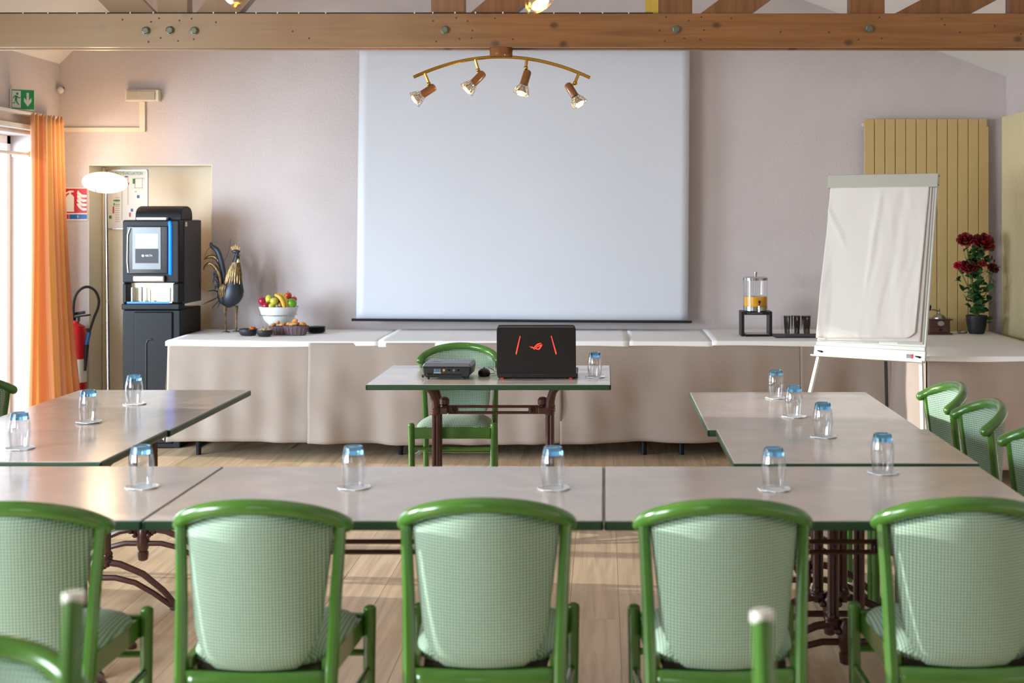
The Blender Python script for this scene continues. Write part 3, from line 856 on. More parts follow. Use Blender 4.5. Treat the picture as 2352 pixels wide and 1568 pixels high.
pt = table('table with laptop and projector in front of the beige skirted buffet', -1.130, .034, 6.445, 7.27)
for ch in pt.children:  # the pedestals stand forward of the middle, clear of the chair
    if not ch.name.startswith(('table_top', 'edge_band')): ch.location.y -= .1
table('leftmost table of the front row, reaching out of the picture', -2.43, -1.2132, 3.572, 4.348)
table('middle table of the front row left of the dark joint', -1.212, -.0006, 3.57, 4.345)
table('rightmost table of the front row, right of the dark joint', .0006, 1.20, 3.568, 4.346)
table('short table of the right-hand row, touching the front row tables', .415, 1.205, 4.362, 5.06, long_x=False, pd=.16, z=.757)
table('farthest table of the right-hand row, before the flip chart', .385, 1.185, 5.063, 6.145, long_x=False, z=.754)
table('short table of the left-hand row, touching the front row tables', -2.40, -1.618, 4.383, 5.05, long_x=False, pd=.16, z=.757)
table('farthest table of the left-hand row, below the coffee machine', -2.396, -1.612, 5.053, 6.22, long_x=False, z=.754)

# ------------------------------------------------------------------ upturned tumblers on coasters
g0 = thing('drinking_glass', 'x', 'glass', group='upturned tumblers with blue bottoms')
outer = [(.0305, .0), (.0335, .022), (.0365, .052), (.0355, .078), (.031, .101), (.0275, .117), (.0265, .120)]
inner = [(.024, .094), (.0285, .088), (.0325, .074), (.0338, .052), (.031, .022), (.0285, .0)]
MB().lathe(outer[:4] + [(.0325, .094), (.0316, .0975), (.0002, .0975)] + [(.0002, .0955)] + [(.0265, .0945), (.031, .088)] + inner[2:], 28, closed=True).build('tumbler_wall', M['wallglass'], g0, angle=60)
MB().lathe([(.0002, .098), (.0315, .098), (.0302, .104), (.0275, .1165), (.0262, .120), (.0225, .120), (.0205, .1175), (.0002, .1165)], 28).build('blue_base', M['glassb'], g0, angle=40)
cm = MB()
N = 36
rad = lambda i, r: r * (1 + .03 * math.cos(12 * 2 * PI * i / N))
cm.v += [Vector((rad(i, .0475) * math.cos(2 * PI * i / N), rad(i, .0475) * math.sin(2 * PI * i / N), .0003 + .0012 * (1 + math.sin(5 * 2 * PI * i / N)))) for i in range(N)]
cm.v += [Vector((rad(i, .0475) * math.cos(2 * PI * i / N), rad(i, .0475) * math.sin(2 * PI * i / N), 0.0028 + .0012 * (1 + math.sin(5 * 2 * PI * i / N)))) for i in range(N)]
cm.v += [Vector((0.042 * math.cos(2 * PI * i / N), 0.042 * math.sin(2 * PI * i / N), .0028)) for i in range(N)]
cm.v += [Vector((0.042 * math.cos(2 * PI * i / N), 0.042 * math.sin(2 * PI * i / N), .0003)) for i in range(N)]
for i in range(N):
    j = (i + 1) % N
    cm.f += [(i, j, N + j, N + i), (N + i, N + j, 2 * N + j, 2 * N + i), (i, 3 * N + i, 3 * N + j, j)]
cm.f += [tuple(2 * N + i for i in range(N)), tuple(3 * N + i for i in reversed(range(N)))]
co0 = cm.build('paper_coaster', M['coaster']); gfirst = True
spots = [(45, 1030, 'on the left-hand row, nearest the front tables', .757), (203, 969, 'in the middle of the left-hand row', .757), (308, 928, 'farthest on the left-hand row, below the coffee machine', .754),
         (325, 1119, 'leftmost on the front tables', .75), (812, 1120, 'second from left on the front tables', .75), (1270, 1122, 'left of the dark joint on the front tables', .75),
         (1777, 1124, 'right of the dark joint on the front tables', .75), (2027, 1086, 'on the front tables near the right-hand chairs', .75), (1890, 1003, 'nearest of three in line on the right-hand row', .757),
         (1823, 957, 'in the middle of three in line on the right-hand row', .754), (1782, 914, 'farthest of three in line on the right-hand row', .754), (1366, 866, 'beside the open laptop', .75)]
for (px, py, where, tz) in spots:
    Y = (CAMZ - tz) * F / (py - PY); p = Vector((XX(px, Y), Y, tz))
    g = g0 if gfirst else copy_tree(g0)
    c = co0 if gfirst else co0.copy()
    if not gfirst: COL.objects.link(c)
    gfirst = False
    c.location = (p.x + .002, p.y, p.z + .0002); c.rotation_euler = (0, 0, random.uniform(0, 6)); g.location = (p.x, p.y, p.z + .0031); g.rotation_euler = (0, 0, random.uniform(0, 6))
    g['label'] = 'upturned blue-bottomed tumbler ' + where
    tag(c, 'paper coaster under tumbler ' + where, 'coaster', 'paper coasters')

# ------------------------------------------------------------------ buffet tables, skirts and runners
BZ = .75; BY0, BY1 = 8.70, 9.56
def buffet(name_lab, x0, x1, y0, y1):
    t = thing('buffet_table', name_lab, 'table', ((x0 + x1) / 2, (y0 + y1) / 2, 0))
    hx, hy = (x1 - x0) / 2, (y1 - y0) / 2
    box('table_top', -hx, hx, -hy, hy, BZ - .035, BZ - .006, M['post'], t, bevel=.003)
    for a in (-1, 1):
        for b2 in (-1, 1):
            MB().tube([(a * (hx - .12), b2 * (hy - .1), 0), (a * (hx - .12), b2 * (hy - .1), BZ - .035)], .017, 10).build('leg', M['anth'], t)
        MB().tube([(a * (hx - .12), -(hy - .1), .05), (a * (hx - .12), hy - .1, .05)], .014, 8).build('foot_bar', M['anth'], t)
    return t


bx = [-2.78, -1.2, .38, 1.80]
buffet('buffet table under linen at the coffee machine end', bx[0] + .03, bx[1], BY0 + .03, BY1)
buffet('buffet table under linen below the projection screen', bx[1] + .004, bx[2], BY0 + .03, BY1)
buffet('buffet table under linen carrying the juice dispenser', bx[2] + .004, bx[3], BY0 + .03, BY1)
RY0, RX0, RX1 = 7.77, 1.845, 2.665
buffet('buffet table under linen beside the right radiator', RX0 + .02, RX1 - .01, RY0 + .03, 9.40)


def skirt(label, x0, x1, y0, zb, zt, seed, side=0, hook=0.0):
    """hanging linen in the plane y = y0 (side=0) or x = x0 (side=1, running y0..x1)"""
    rs = random.Random(seed); W = abs(x1 - x0)
    ws = [(rs.uniform(4, 8), rs.uniform(0, 6), rs.uniform(.008, .014)) for _ in range(2)] + [(rs.uniform(9, 17), rs.uniform(0, 6), rs.uniform(.007, .012)) for _ in range(3)] + [(rs.uniform(22, 34), rs.uniform(0, 6), rs.uniform(.002, .004)) for _ in range(2)]
    def fn(u, v):
        s = u * W; d = 1 - v
        off = sum(a * math.sin(f * s + ph + .5 * d) for f, ph, a in ws) * (.15 + 1.1 * d)
        off += .012 * math.sin(9 * s + 6 * d + seed) * math.sin(3.2 * d + 1.7 * s) * d + .006 * math.sin(26 * s - 9 * d) * math.sin(4 * d + 2.3 * s + seed) * d
        off -= .035 * d * (.5 + .5 * math.sin(2.1 * s + seed))
        z = lerp(zb + .008 * math.sin(3 * s + seed), zt, v)
        if side == 0: return (x0 + s, y0 + off - .004, z)
        return (x0 + off - .004, y0 + s, z)
    o = MB().grid(fn, max(20, int(W * 60)), 26).build('table_skirt', M['linen'], solid=.002)
    return tag(o, label, 'tablecloth', 'taupe linen table skirts')


skirt('taupe linen skirt at the coffee machine end of the buffet', -2.785, -1.87, BY0, .105, .738, 1)
skirt('taupe linen skirt behind the presenter chair and projector', -1.885, -.27, BY0 - .012, .095, .738, 2)
skirt('taupe linen skirt right of the laptop, below the screen', -.28, 1.265, BY0, .10, .738, 5)
skirt('taupe linen skirt behind the flip chart tray', 1.255, 1.84, BY0 - .01, .10, .738, 8)
skirt('taupe linen skirt on the short end of the right buffet', RX0, RX1, RY0, .10, .738, 11)
sk = skirt('pale lit linen skirt side seen behind the flip chart leg', RX0, RY0 + .9, RY0 + .01, .10, .738, 4, 1)
o = skirt('taupe linen skirt closing the left end of the buffet', -2.79, BY0 + .8, BY0 + .01, .10, .738, 14, 1)


def runner(label, x0, x1, y0, y1, drop, seed, z=BZ):
    rs = random.Random(seed)
    f1, p1 = rs.uniform(4, 8), rs.uniform(0, 6)
    def fn(u, v):
        x = lerp(x0, x1, u)
        edge = y0 - .012
        if v < .35:
            k = v / .35
            return (x, edge + .0 + .003 * math.sin(9 * x), z - drop * (1 - k) * (1 + .12 * math.sin(f1 * x + p1)) - .001)
        k = (v - .35) / .65
        return (x, lerp(edge, y1, k ** .8), z + .0025 * (1 + math.sin(f1 * x + p1 + 6 * k)) * min(1, 6 * k) * min(1, 8 * (1 - k)) * .5)
    o = MB().grid(fn, max(10, int((x1 - x0) * 24)), 22).build('table_runner', M['paperw'], solid=.0016, angle=80)
    return tag(o, label, 'tablecloth', 'white buffet runners')


runner('white cloth on the buffet under rooster and fruit', -2.80, -1.43, BY0, BY1, .034, 1)
runner('white cloth on the buffet below the left half of the screen', -1.44, .16, BY0 - .002, BY1, .036, 2, BZ + .0025)
runner('white cloth on the buffet behind the laptop glass', .15, .70, BY0, BY1, .034, 3)
runner('white cloth on the buffet under the juice dispenser', .69, 1.86, BY0 - .002, BY1, .034, 4, BZ + .0025)
runner('white cloth on the right buffet under the rose plant', RX0 - .02, RX1 + .0, RY0, 9.4, .03, 6)
TOP = BZ + .0045

# ------------------------------------------------------------------ laptop
lp = thing('laptop', 'open black gaming laptop with red glowing logo seen from behind', 'laptop', (XX(1232, 6.66), 6.66, .75))
M['lapk'] = mat('laptop_lid', C(30, 27, 26), rough=.45, metal=.2, var=.12, vscale=300, vstretch=(.2, 1, 1))
M['redglow'] = mat('red_glow', C(255, 70, 50), rough=.4, emit=C(255, 60, 45), estr=1.5)
M['redfoot'] = mat('red_rubber', C(216, 40, 40), rough=.5, var=.05)
LW = .388
box('base', -LW / 2 + .004, LW / 2 + .006, .002, .275, .006, .028, M['lapk'], lp, bevel=.004)
for s in (-1, 1): box('rubber_foot', s * .168 - .008, s * .168 + .008, .004, .016, 0, .007, M['redfoot'], lp, bevel=.002)
box('keyboard', -LW / 2 + .02, LW / 2 - .02, .05, .16, .0281, .0295, M['black'], lp)
lidT = Matrix.Translation((0, .004, .012)) @ Matrix.Rotation(math.radians(7), 4, 'X')
lh = .256
lid = MB().prism([(-LW / 2 + .004, 0), (LW / 2 - .004, 0), (LW / 2, .012), (LW / 2 - .001, lh - .02), (LW / 2 - .008, lh - .003), (LW / 2 - .016, lh), (-LW / 2 + .016, lh), (-LW / 2 + .008, lh - .003), (-LW / 2 + .001, lh - .02), (-LW / 2, .012)], 0, .012).xf(lidT).build('lid', M['lapk'], lp, bevel=.002)
MB().box(-LW / 2 + .012, LW / 2 - .012, .0121, .0125, .015, lh - .012).xf(lidT).build('display', M['blackg'], lp)
MB().box(-LW / 2 + .01, LW / 2 - .01, -.0008, .001, lh - .012, lh - .004).xf(lidT).build('lid_trim', M['anth2'], lid)
k = LW / 182
def lq(px, py): return ((px - 1232) * k, (868 - py) * k * 1.0)
def decal(name, poly, m, parent, d=.0007):
    MB().prism(poly, -d, .0006).xf(lidT).build(name, m, parent, smooth=False)
# crop scale of the logo: 11.2 px per photo px, origin (1180, 740)
def lc(x, y): return lq(1180 + x / 11.2, 740 + y / 11.2)
decal('light_slash', [lc(162, 372), lc(182, 372), lc(78, 850), lc(64, 862), lc(52, 815)], M['redglow'], lid)
decal('light_slash', [lc(958, 368), lc(976, 366), lc(1104, 815), lc(1096, 855), lc(1080, 850)], M['redglow'], lid)
lg = MB()
for poly in ([(715, 552), (660, 558), (612, 574), (572, 606), (528, 655), (512, 672), (528, 690), (560, 652), (604, 618), (655, 588), (706, 570)],
             [(413, 632), (432, 650), (462, 664), (492, 684), (470, 686), (438, 670), (422, 655)],
             [(460, 636), (486, 652), (512, 672), (528, 690), (548, 724), (524, 722), (500, 692), (478, 662)],
             [(540, 690), (590, 650), (650, 616), (740, 585), (735, 605), (660, 640), (606, 664), (572, 690)],
             [(735, 605), (720, 645), (690, 690), (656, 730), (640, 700), (665, 665), (690, 636)],
             [(540, 690), (572, 690), (640, 700), (656, 730), (600, 722), (565, 708)]):
    lg.prism([lc(*p) for p in poly], -.0007, .0006)
lg.xf(lidT).build('logo', M['redglow'], lid, smooth=False)
tw = mat('grey_print', C(120, 120, 122), rough=.6, var=.05)
text('lettering', 'REPUBLIC OF GAMERS', .006, tw, lid, lidT @ Matrix.Translation((0.002, -.0004, lq(0, 864)[1])) @ Matrix.Rotation(PI / 2, 4, 'X'), width=.066)

# ------------------------------------------------------------------ projector
pj = thing('projector', 'black and grey data projector with rear sockets beside the mouse', 'projector', (XX(1031, 6.74), 6.64, .75), (0, 0, -.03))
hw = .113
body = MB().prism([(-hw - .006, .062), (-hw, .02), (-hw + .012, .010), (hw - .012, .010), (hw, .02), (hw + .006, .062)], 0, .2)
body.build('body', M['black'], pj, bevel=.006)
M['pgrey'] = mat('projector_grey', C(108, 110, 114), rough=.35, metal=.3, var=.04)
MB().prism([(-hw - .008, .061), (hw + .008, .061), (hw - .002, .079), (-hw + .004, .081)], -.001, .205).build('top_cover', M['pgrey'], pj, bevel=.005)
for x in (-hw + .02, hw - .03): MB().lathe([(.007, 0), (.007, .011)], 10, (x, .02, 0)).build('foot', M['black'], pj)
for x in (-hw + .02, hw - .03): MB().lathe([(.007, 0), (.007, .011)], 10, (x, .17, 0)).build('foot', M['black'], pj)
vga = box('vga_socket', -.062, -.028, -.003, .002, .037, .052, M['silver'], pj, bevel=.001)
box('socket_face', -.053, -.037, -.0045, -.002, .041, .050, M['blue'], vga, bevel=.0015)
box('label_strip', -.063, -.027, -.0022, .001, .032, .0345, M['plastic_w'], pj)
for i, (x, m_) in enumerate(((-.013, M['goldpaint']), (.012, M['blackg']), (.036, M['silver']), (.058, M['blackg']))):
    MB().lathe([(.006, 0), (.006, .003), (.0035, .003), (.0035, .001), (.001, .001)], 14).xf(Matrix.Translation((x, 0, .046)) @ Matrix.Rotation(PI / 2, 4, 'X')).build('socket', m_, pj)
    box('label_strip', x - .004, x + .004, -.0012, .001, .036, .0372, M['silver'], pj)
box('power_socket', -.098, -.068, -.002, .002, .013, .032, M['blackg'], pj, bevel=.002)
box('rear_panel', -.06, .075, -.001, .001, .013, .028, M['blackg'], pj)
tc_ = box('keypad', -.07, -.03, .10, .125, .079, .0812, M['blackg'], pj, bevel=.002)
MB().tube([(-.085 + .012 * i, .06 + .002 * math.sin(i), .0815) for i in range(5)], .001, 5).build('focus_ring', M['silver'], pj)
MB().tube([(-hw - .012, .03, .012), (-hw - .004, .03, .014)], .007, 10).build('level_foot', M['black'], pj)

# ------------------------------------------------------------------ mouse
ms = thing('computer_mouse', 'black computer mouse with thin cable between projector and laptop', 'mouse', (XX(1112, 6.80), 6.80, .75), (0, 0, .1))
mb = MB().ball((0, 0, .012), .031, .052, .026, 20, 12)
for v in mb.v: v.z = max(v.z, 0.0)
mb.build('shell', M['anth'], ms)
box('scroll_wheel', -.004, .004, .012, .03, .033, .0405, M['blackg'], ms, bevel=.002)
box('thumb_rest', -.0305, -.024, -.02, .02, .008, .02, M['silver'], ms, bevel=.003)
MB().tube([(.012, .04, .006), (.03, .055, .004), (.055, .045, .006), (.05, .075, .02), (.026, .095, .028), (.024, .085, .032), (.05, .06, .018), (.075, .03, .006)], .0017, 6).build('cable', M['black'], ms)

# ------------------------------------------------------------------ flip chart
psi, tau = math.radians(33), math.radians(12)
BL = Vector((1.21, 7.75, .80)); wdir = Vector((math.cos(psi), -math.sin(psi), 0)).normalized()
bdir = Vector((math.sin(psi), math.cos(psi), 0))
up = (bdir * math.sin(tau) + Vector((0, 0, 1)) * math.cos(tau)).normalized(); nrm = wdir.cross(up).normalized()  # towards the viewer
BW = (XX(2128, 7.37) - 1.21) / math.cos(psi); BH = 1.0
fc = thing('flip_chart', 'white flip chart easel with blank creased paper before the ochre radiator', 'flip chart', (BL.x + .3, BL.y, 0))
MF = Matrix((wdir.to_4d(), up.to_4d(), nrm.to_4d(), (0, 0, 0, 1))).transposed()
for i in range(3): MF[3][i] = 0
MF[0][3], MF[1][3], MF[2][3] = BL.x - fc.location.x, BL.y - fc.location.y, BL.z
MF[3][3] = 1
box('board', 0, BW, .0, BH, -.02, 0, M['alu'], fc, bevel=.003).matrix_local = MF
cl_ = box('paper_clamp', -.006, BW + .012, BH - .075, BH + .002, 0, .03, M['greyh'], fc, bevel=.005); cl_.matrix_local = MF
for zz in (BH - .012, BH - .062):
    MB().lathe([(.004, 0), (.004, .002), (.001, .0022)], 8).xf(Matrix.Translation((BW + .012, zz, .014)) @ Matrix.Rotation(PI / 2, 4, 'Y')).build('screw', M['black'], fc).matrix_local = MF
for q, (in0, zz, sd) in enumerate(((.004, .003, 3), (.010, .008, 5), (.016, .013, 9))):
    rs = random.Random(sd); ph = [rs.uniform(0, 6) for _ in range(6)]
    def pf(u, v, q=q, zz=zz, ph=ph):
        d = 1 - v
        x = lerp(.012, BW - .012 - .012 * q - .012 * d * (q > 1), u); y = lerp(.035 + .010 * q, BH - .06, v)
        if q == 2 and v < .12: y += .03 * max(0, (u - .9) / .1) ** 2 * (1 - v / .12)
        if v < .1: y += (.1 - v) * .25 * (u - .2) * (1 if q == 2 else .6)
        amp = (.45 + .55 * d) * .015 * min(1, d / .12)
        z = amp * (math.sin(5 * u + 1.3 * v + ph[0]) + .55 * math.sin(11 * u - 2.2 * v + ph[1]) + .22 * math.sin(23 * u + 4 * v + ph[2]) + .35 * math.sin(7 * v + 9 * u + ph[3]) * (1 - u) + .12 * math.sin(60 * u + 3 * math.sin(8 * v)))
        fold = .011 * math.exp(-((u - .42 - .12 * v) / .03) ** 2) - .011 * math.exp(-((u - .66 - .1 * v) / .05) ** 2)
        fold += .012 * math.exp(-((u + v * .9 - .75) / .03) ** 2) * (v > .5)
        return (x, y, zz + .006 * q + max(-.004, (z + fold * min(1, d / .12)) * (1.0 if q == 2 else .2)) + .008 * d * (q > 0))
    MB().grid(pf, 60, 40).build('paper_sheet', M['flip'], fc, solid=.0008, angle=180).matrix_local = MF
tr = box('pen_tray', -.008, BW + .006, -.05, .012, -.012, .012, M['alu'], fc, bevel=.003); tr.matrix_local = MF
lt = box('tray_lip', -.008, BW + .006, -.055, -.045, .01, .055, M['alu'], fc, bevel=.002); lt.matrix_local = MF
rl = box('lower_rail', 0, BW, .012, .034, 0, .008, M['alu'], fc, bevel=.002); rl.matrix_local = MF
for x in (.03, BW - .035):
    MB().tube([(x - .012, -.02, .017), (x + .012, -.024, .017)], [.003, .006], 8, rnd=True).build('clamp_knob', M['black'], fc).matrix_local = MF
box('maker_plate', BW - .10, BW - .062, -.032, -.010, .012, .0135, M['silver'], fc).matrix_local = MF
box('maker_plate_red', BW - .072, BW - .061, -.033, -.009, .0125, .014, M['redfoot'], fc).matrix_local = MF
L3 = MF
def floor_pt(p): return p
leg_l0 = MF @ Vector((.02, -.02, -.01)); leg_r0 = MF @ Vector((BW - .025, -.02, -.01))
fwd = -up * 1.0
ll = leg_l0 + (fwd - wdir * .16) * ((leg_l0.z) / (up.z)); ll.z = 0.0
rr_ = leg_r0 + (fwd + wdir * .10) * ((leg_r0.z) / (up.z)); rr_.z = 0.0
MB().tube([ll, leg_l0], .0125, 4).build('leg', M['alu'], fc)
MB().tube([rr_, leg_r0], .0125, 4).build('leg', M['alu'], fc)
bt = MF @ Vector((BW * .5, BH * .8, -.03)); bo = MF @ Vector((BW * .5, 0, -.03)) + bdir * .26; bo.z = 0
MB().tube([bo, bt], .010, 8).build('rear_leg', M['black'], fc)
for l_, nm in ((ll, 'x'), (rr_, 'y')): MB().lathe([(.016, 0), (.016, .012), (.01, .016)], 10, (l_.x, l_.y, 0)).build('rubber_foot', M['black'], fc)

# ------------------------------------------------------------------ floor lamp
fl = thing('floor_lamp', 'lit floor lamp with glowing slotted disc head on a slim steel pole', 'lamp', (XX(250, 9.25), 9.25, 0))
M['lampglow'] = mat('lit_diffuser', C(255, 244, 224), rough=.5, emit=(1.0, .86, .66, 1), estr=3.0)
MB().lathe([(.13, 0), (.135, .006), (.13, .018), (.02, .022), (.011, .03)], 28).build('base', M['steel'], fl)
px_, pz = XX(244, 9.25) - fl.location.x, ZZ(437, 9.25)
MB().tube([(0, 0, .02), (px_ * .5, 0, pz * .55)], .0115, 12).build('pole', M['steel'], fl)
MB().tube([(px_ * .5, 0, pz * .54), (px_, 0, pz)], .009, 12).ball((px_ * .5, 0, pz * .545), .0125).build('pole', M['steel'], fl)
hc = P(241, 419, 9.25); hx_, hz_ = hc.x - fl.location.x, hc.z
dm = MB(); R_ = .146
dm.lathe([(.001, -.013), (R_ - .008, -.013), (R_ - .002, -.008), (R_, 0), (R_ - .002, .008), (R_ - .008, .013), (.001, .013)], 56)
tilt = Matrix.Translation((hx_, 0, hz_)) @ Matrix.Rotation(math.radians(13), 4, 'Y') @ Matrix.Rotation(math.radians(24), 4, 'X')
dm.xf(tilt).build('disc_head', M['lampglow'], fl, angle=50)
MB().box(-.0045, .0045, -.15, -.02, -.0150, .0135).xf(tilt).build('slot_arm', M['steel'], fl, bevel=.002)
pl_ = bpy.data.lights.new('lamp_light', 'POINT'); pl_.energy = 6; pl_.color = (1.0, .66, .36); pl_.shadow_soft_size = .09
lo = bpy.data.objects.new('lamp_glow_light', pl_); COL.objects.link(lo); lo.parent = fl; lo.location = (hx_ - .02, -.02, hz_ + .20)

# ------------------------------------------------------------------ coffee machine
CY = 9.06
cmx = thing('coffee_machine', 'anthracite office coffee machine with lit display on a cabinet in the niche', 'coffee machine', (XX(346, CY), CY, 0))
ox = cmx.location.x
def cxp(px): return XX(px, CY) - ox
def czp(py): return ZZ(py, CY)
x0, x1 = cxp(281), cxp(412); D = .48
cab = box('cabinet', x0 - .003, x1 + .002, 0.012, D, 0.0, czp(712), M['anth'], cmx, bevel=.008)
box('cabinet_door', x0 + .075, x1 - .045, 0.0, .02, .03, czp(716), M['anth'], cab, bevel=.012, seg=3)
MB().tube([(cxp(336), -.0005, czp(900)), (cxp(336), -.0005, czp(790)), (cxp(340), -.0005, czp(780)), (cxp(350), -.0005, czp(779))], .006, 8).build('door_groove', M['black'], cab)
hs = MB()
fx0, fx1 = x0, x1
# fascia with a recess for the cups
rz0, rz1 = czp(692), czp(650); rx0, rx1 = cxp(292), cxp(396)
hs.box(fx0, fx1, 0, .10, rz1, czp(505)).box(fx0, rx0, 0, .10, czp(697), rz1).box(rx1, fx1, 0, .10, czp(697), rz1).box(fx0, fx1, .09, D, czp(697), czp(505))
hs.build('housing', M['anth'], cmx, bevel=.012, seg=3)
box('side_panel', x1 - .004, x1 + .004, .10, D - .002, czp(700), czp(506), M['anth2'], cmx, bevel=.004)
box('sticker', x1 + .0035, x1 + .005, .115, .155, czp(520), czp(510), M['plastic_w'], cmx)
box('side_latch', x1 + .003, x1 + .006, D - .05, D - .02, czp(672), czp(652), M['black'], cmx)
box('drip_tray', x0 - .004, x1 + .004, -.012, .11, czp(711), czp(697), M['anth'], cmx, bevel=.008)
M['blueled'] = mat('blue_led', C(20, 110, 255), rough=.3, emit=C(10, 100, 255), estr=2.0)
box('led_line', rx0, rx1 - .02, -.006, .0, czp(697) + .001, czp(693), M['blueled'], cmx)
MB().tube([(cxp(391), -.002, czp(628)), (cxp(391), -.002, czp(520)), (cxp(390), -.001, czp(511))], .011, 10, rnd=True).build('led_strip', M['blueled'], cmx)
box('screen_panel', cxp(291), cxp(386), -.006, .006, czp(629), czp(519), M['blackg'], cmx, bevel=.012, seg=3)
bz = box('bezel', cxp(305), cxp(371), -.011, -.004, czp(619), czp(521), M['silver'], cmx, bevel=.004)
M['disp'] = mat('lit_display', C(240, 245, 250), rough=.3, emit=C(240, 245, 255), estr=.35)
box('display', cxp(313), cxp(364), -.0122, -.010, czp(570), czp(537), M['disp'], bz)
box('lower_display', cxp(312), cxp(365), -.0121, -.010, czp(604), czp(571), M['anth2'], bz)
sg = mat('display_grey', C(196, 196, 206), rough=.4, emit=C(196, 196, 206), estr=.35)
for q in (329, 348):
    MB().lathe([(.001, .0003), (.020, .0003), (.020, 0)], 20, sx=.8).xf(Matrix.Translation((cxp(q), -.0123, czp(551))) @ Matrix.Rotation(PI / 2, 4, 'X')).build('display_icon', sg, bz)
text('lettering', 'NECTA', .018, M['print_w'], bz, facing_cam((cxp(343), -.0126, czp(587))), width=.048)
MB().lathe([(.001, .0004), (.008, .0004), (.008, 0)], 12).xf(Matrix.Translation((cxp(329.5), -.0122, czp(587))) @ Matrix.Rotation(PI / 2, 4, 'X')).build('emblem', M['print_w'], bz)
MB().tube([(cxp(296), -.006, czp(625)), (cxp(294), -.008, czp(600)), (cxp(295), -.008, czp(540)), (cxp(300), -.006, czp(524))], .007, 8).build('side_glint_strip', M['chrome'], cmx)  # chrome strip put in as the glint along the panel's edge
box('spout', cxp(308), cxp(380), -.03, .02, czp(647), czp(632), M['chrome'], cmx, bevel=.01, seg=3)
M['lit_recess'] = mat('recess_steel_glow', C(235, 226, 200), rough=.25, metal=.6, var=.05, emit=C(255, 245, 215), estr=.2)  # faint glow put into the steel for the lit cup recess
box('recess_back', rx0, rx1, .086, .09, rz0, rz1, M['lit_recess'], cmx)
for q, h_ in ((299, 30), (320, 32), (340, 26), (386, 30)):
    MB().tube([(cxp(q), .04, rz0), (cxp(q), .04, rz0 + h_ * .003)], .012 if q < 330 else .007, 10).build('nozzle', M['chrome'] if q < 330 else M['steel'], cmx)
box('cup_grid', rx0, rx1, -.004, .085, rz0 - .012, rz0 - .002, M['steel'], cmx, bevel=.002)
# bean hopper: arched lid
hp = []
for i in range(15):
    a = PI * i / 14; hp.append((.045 + .125 + -.125 * math.cos(a), czp(505) - .002 + (czp(472) - czp(505)) * math.sin(a) ** .55))
MB().prism(hp, cxp(305), x1 - .001, 'x').build('bean_hopper', M['anth'], cmx, bevel=.006)
box('cup_shelf', cxp(312), cxp(382), .0, .05, czp(505), czp(499), M['plastic_w'], cmx, bevel=.006)

# ------------------------------------------------------------------ evacuation plan, signs, wall fittings
ep = thing('evacuation_plan', 'framed evacuation plan on the door behind the floor lamp', 'sign', (XX(293, 9.86), YB + .277, 0))
eY = YB + .277
def ex(px): return XX(px, eY) - ep.location.x
def ez(py): return ZZ(py, eY)
box('board', ex(247), ex(338), -.004, .003, ez(524), ez(391), M['print_w'], ep, bevel=.001)
fr = MB().box(ex(337), ex(339), -.008, .003, ez(525), ez(390)).box(ex(246), ex(248), -.008, .003, ez(525), ez(390)).box(ex(246), ex(339), -.008, .003, ez(526), ez(524)).box(ex(246), ex(339), -.008, .003, ez(392), ez(390))
fr.build('frame', M['steel'], ep)
gp = mat('print_green', C(70, 140, 60), rough=.6, var=.05); rp_ = mat('print_red', C(200, 90, 80), rough=.6, var=.05); bp_ = mat('print_blue', C(70, 100, 170), rough=.6, var=.05); kp = mat('print_grey', C(150, 140, 140), rough=.6, var=.05)
text('title', "PLAN D'ÉVACUATION", .03, gp, ep, facing_cam((ex(292), -.0046, ez(398.5))), width=ex(328) - ex(256))
def pr(name, rects, m_):
    q = MB()
    for (a, b2, c, d) in rects: q.box(ex(a), ex(b2), -.0048, -.0035, ez(d), ez(c))
    q.build(name, m_, ep, smooth=False)['kind'] = 'stuff'
pr('plan_lines', [(280, 281, 420, 505), (294, 295, 405, 470), (310, 311, 410, 432), (327, 328, 408, 433), (308, 328, 431, 432), (310, 332, 409, 410), (265, 276, 470 + 0, 471)] + [(265, 275, 453 + 5 * i, 454 + 5 * i) for i in range(12)], kp)
pr('legend_green', [(261, 276, 459, 462), (261, 264, 466, 472), (251, 257, 495, 502), (305, 311, 410, 422)], gp)
pr('legend_red', [(259, 263, 474, 490), (294, 297, 419, 424), (311, 314, 439, 441), (297, 301, 488, 498)], rp_)
pr('legend_blue', [(287, 294, 404, 407), (315, 321, 448, 455), (301, 306, 479, 486)], bp_)

sgn = thing('fire_sign', 'red fire extinguisher sign with white pictogram beside the orange curtain', 'sign', (XX(176, YB), YB - .004, 0))
def fx(px): return XX(px, YB) - sgn.location.x
def fz(py): return ZZ(py, YB)
box('plate', fx(144), fx(202), -.003, .003, fz(506), fz(431), M['print_w'], sgn, bevel=.001)
box('red_field', fx(146), fx(201), -.0042, -.002, fz(489), fz(433), M['red'], sgn)
box('blue_field', fx(160), fx(201), -.0042, -.002, fz(503), fz(492), M['blue'], sgn)
box('red_tab', fx(146), fx(159), -.0042, -.002, fz(503), fz(492), M['red'], sgn)
pic = MB().prism([(fx(153), fz(486)), (fx(153), fz(453)), (fx(156), fz(448)), (fx(160), fz(446)), (fx(160), fz(442)), (fx(150), fz(447)), (fx(149), fz(444)), (fx(160), fz(438)), (fx(170), fz(438)), (fx(170), fz(441)), (fx(164), fz(442)), (fx(164), fz(446)), (fx(168), fz(448)), (fx(171), fz(453)), (fx(171), fz(486))], -.0052, -.003)
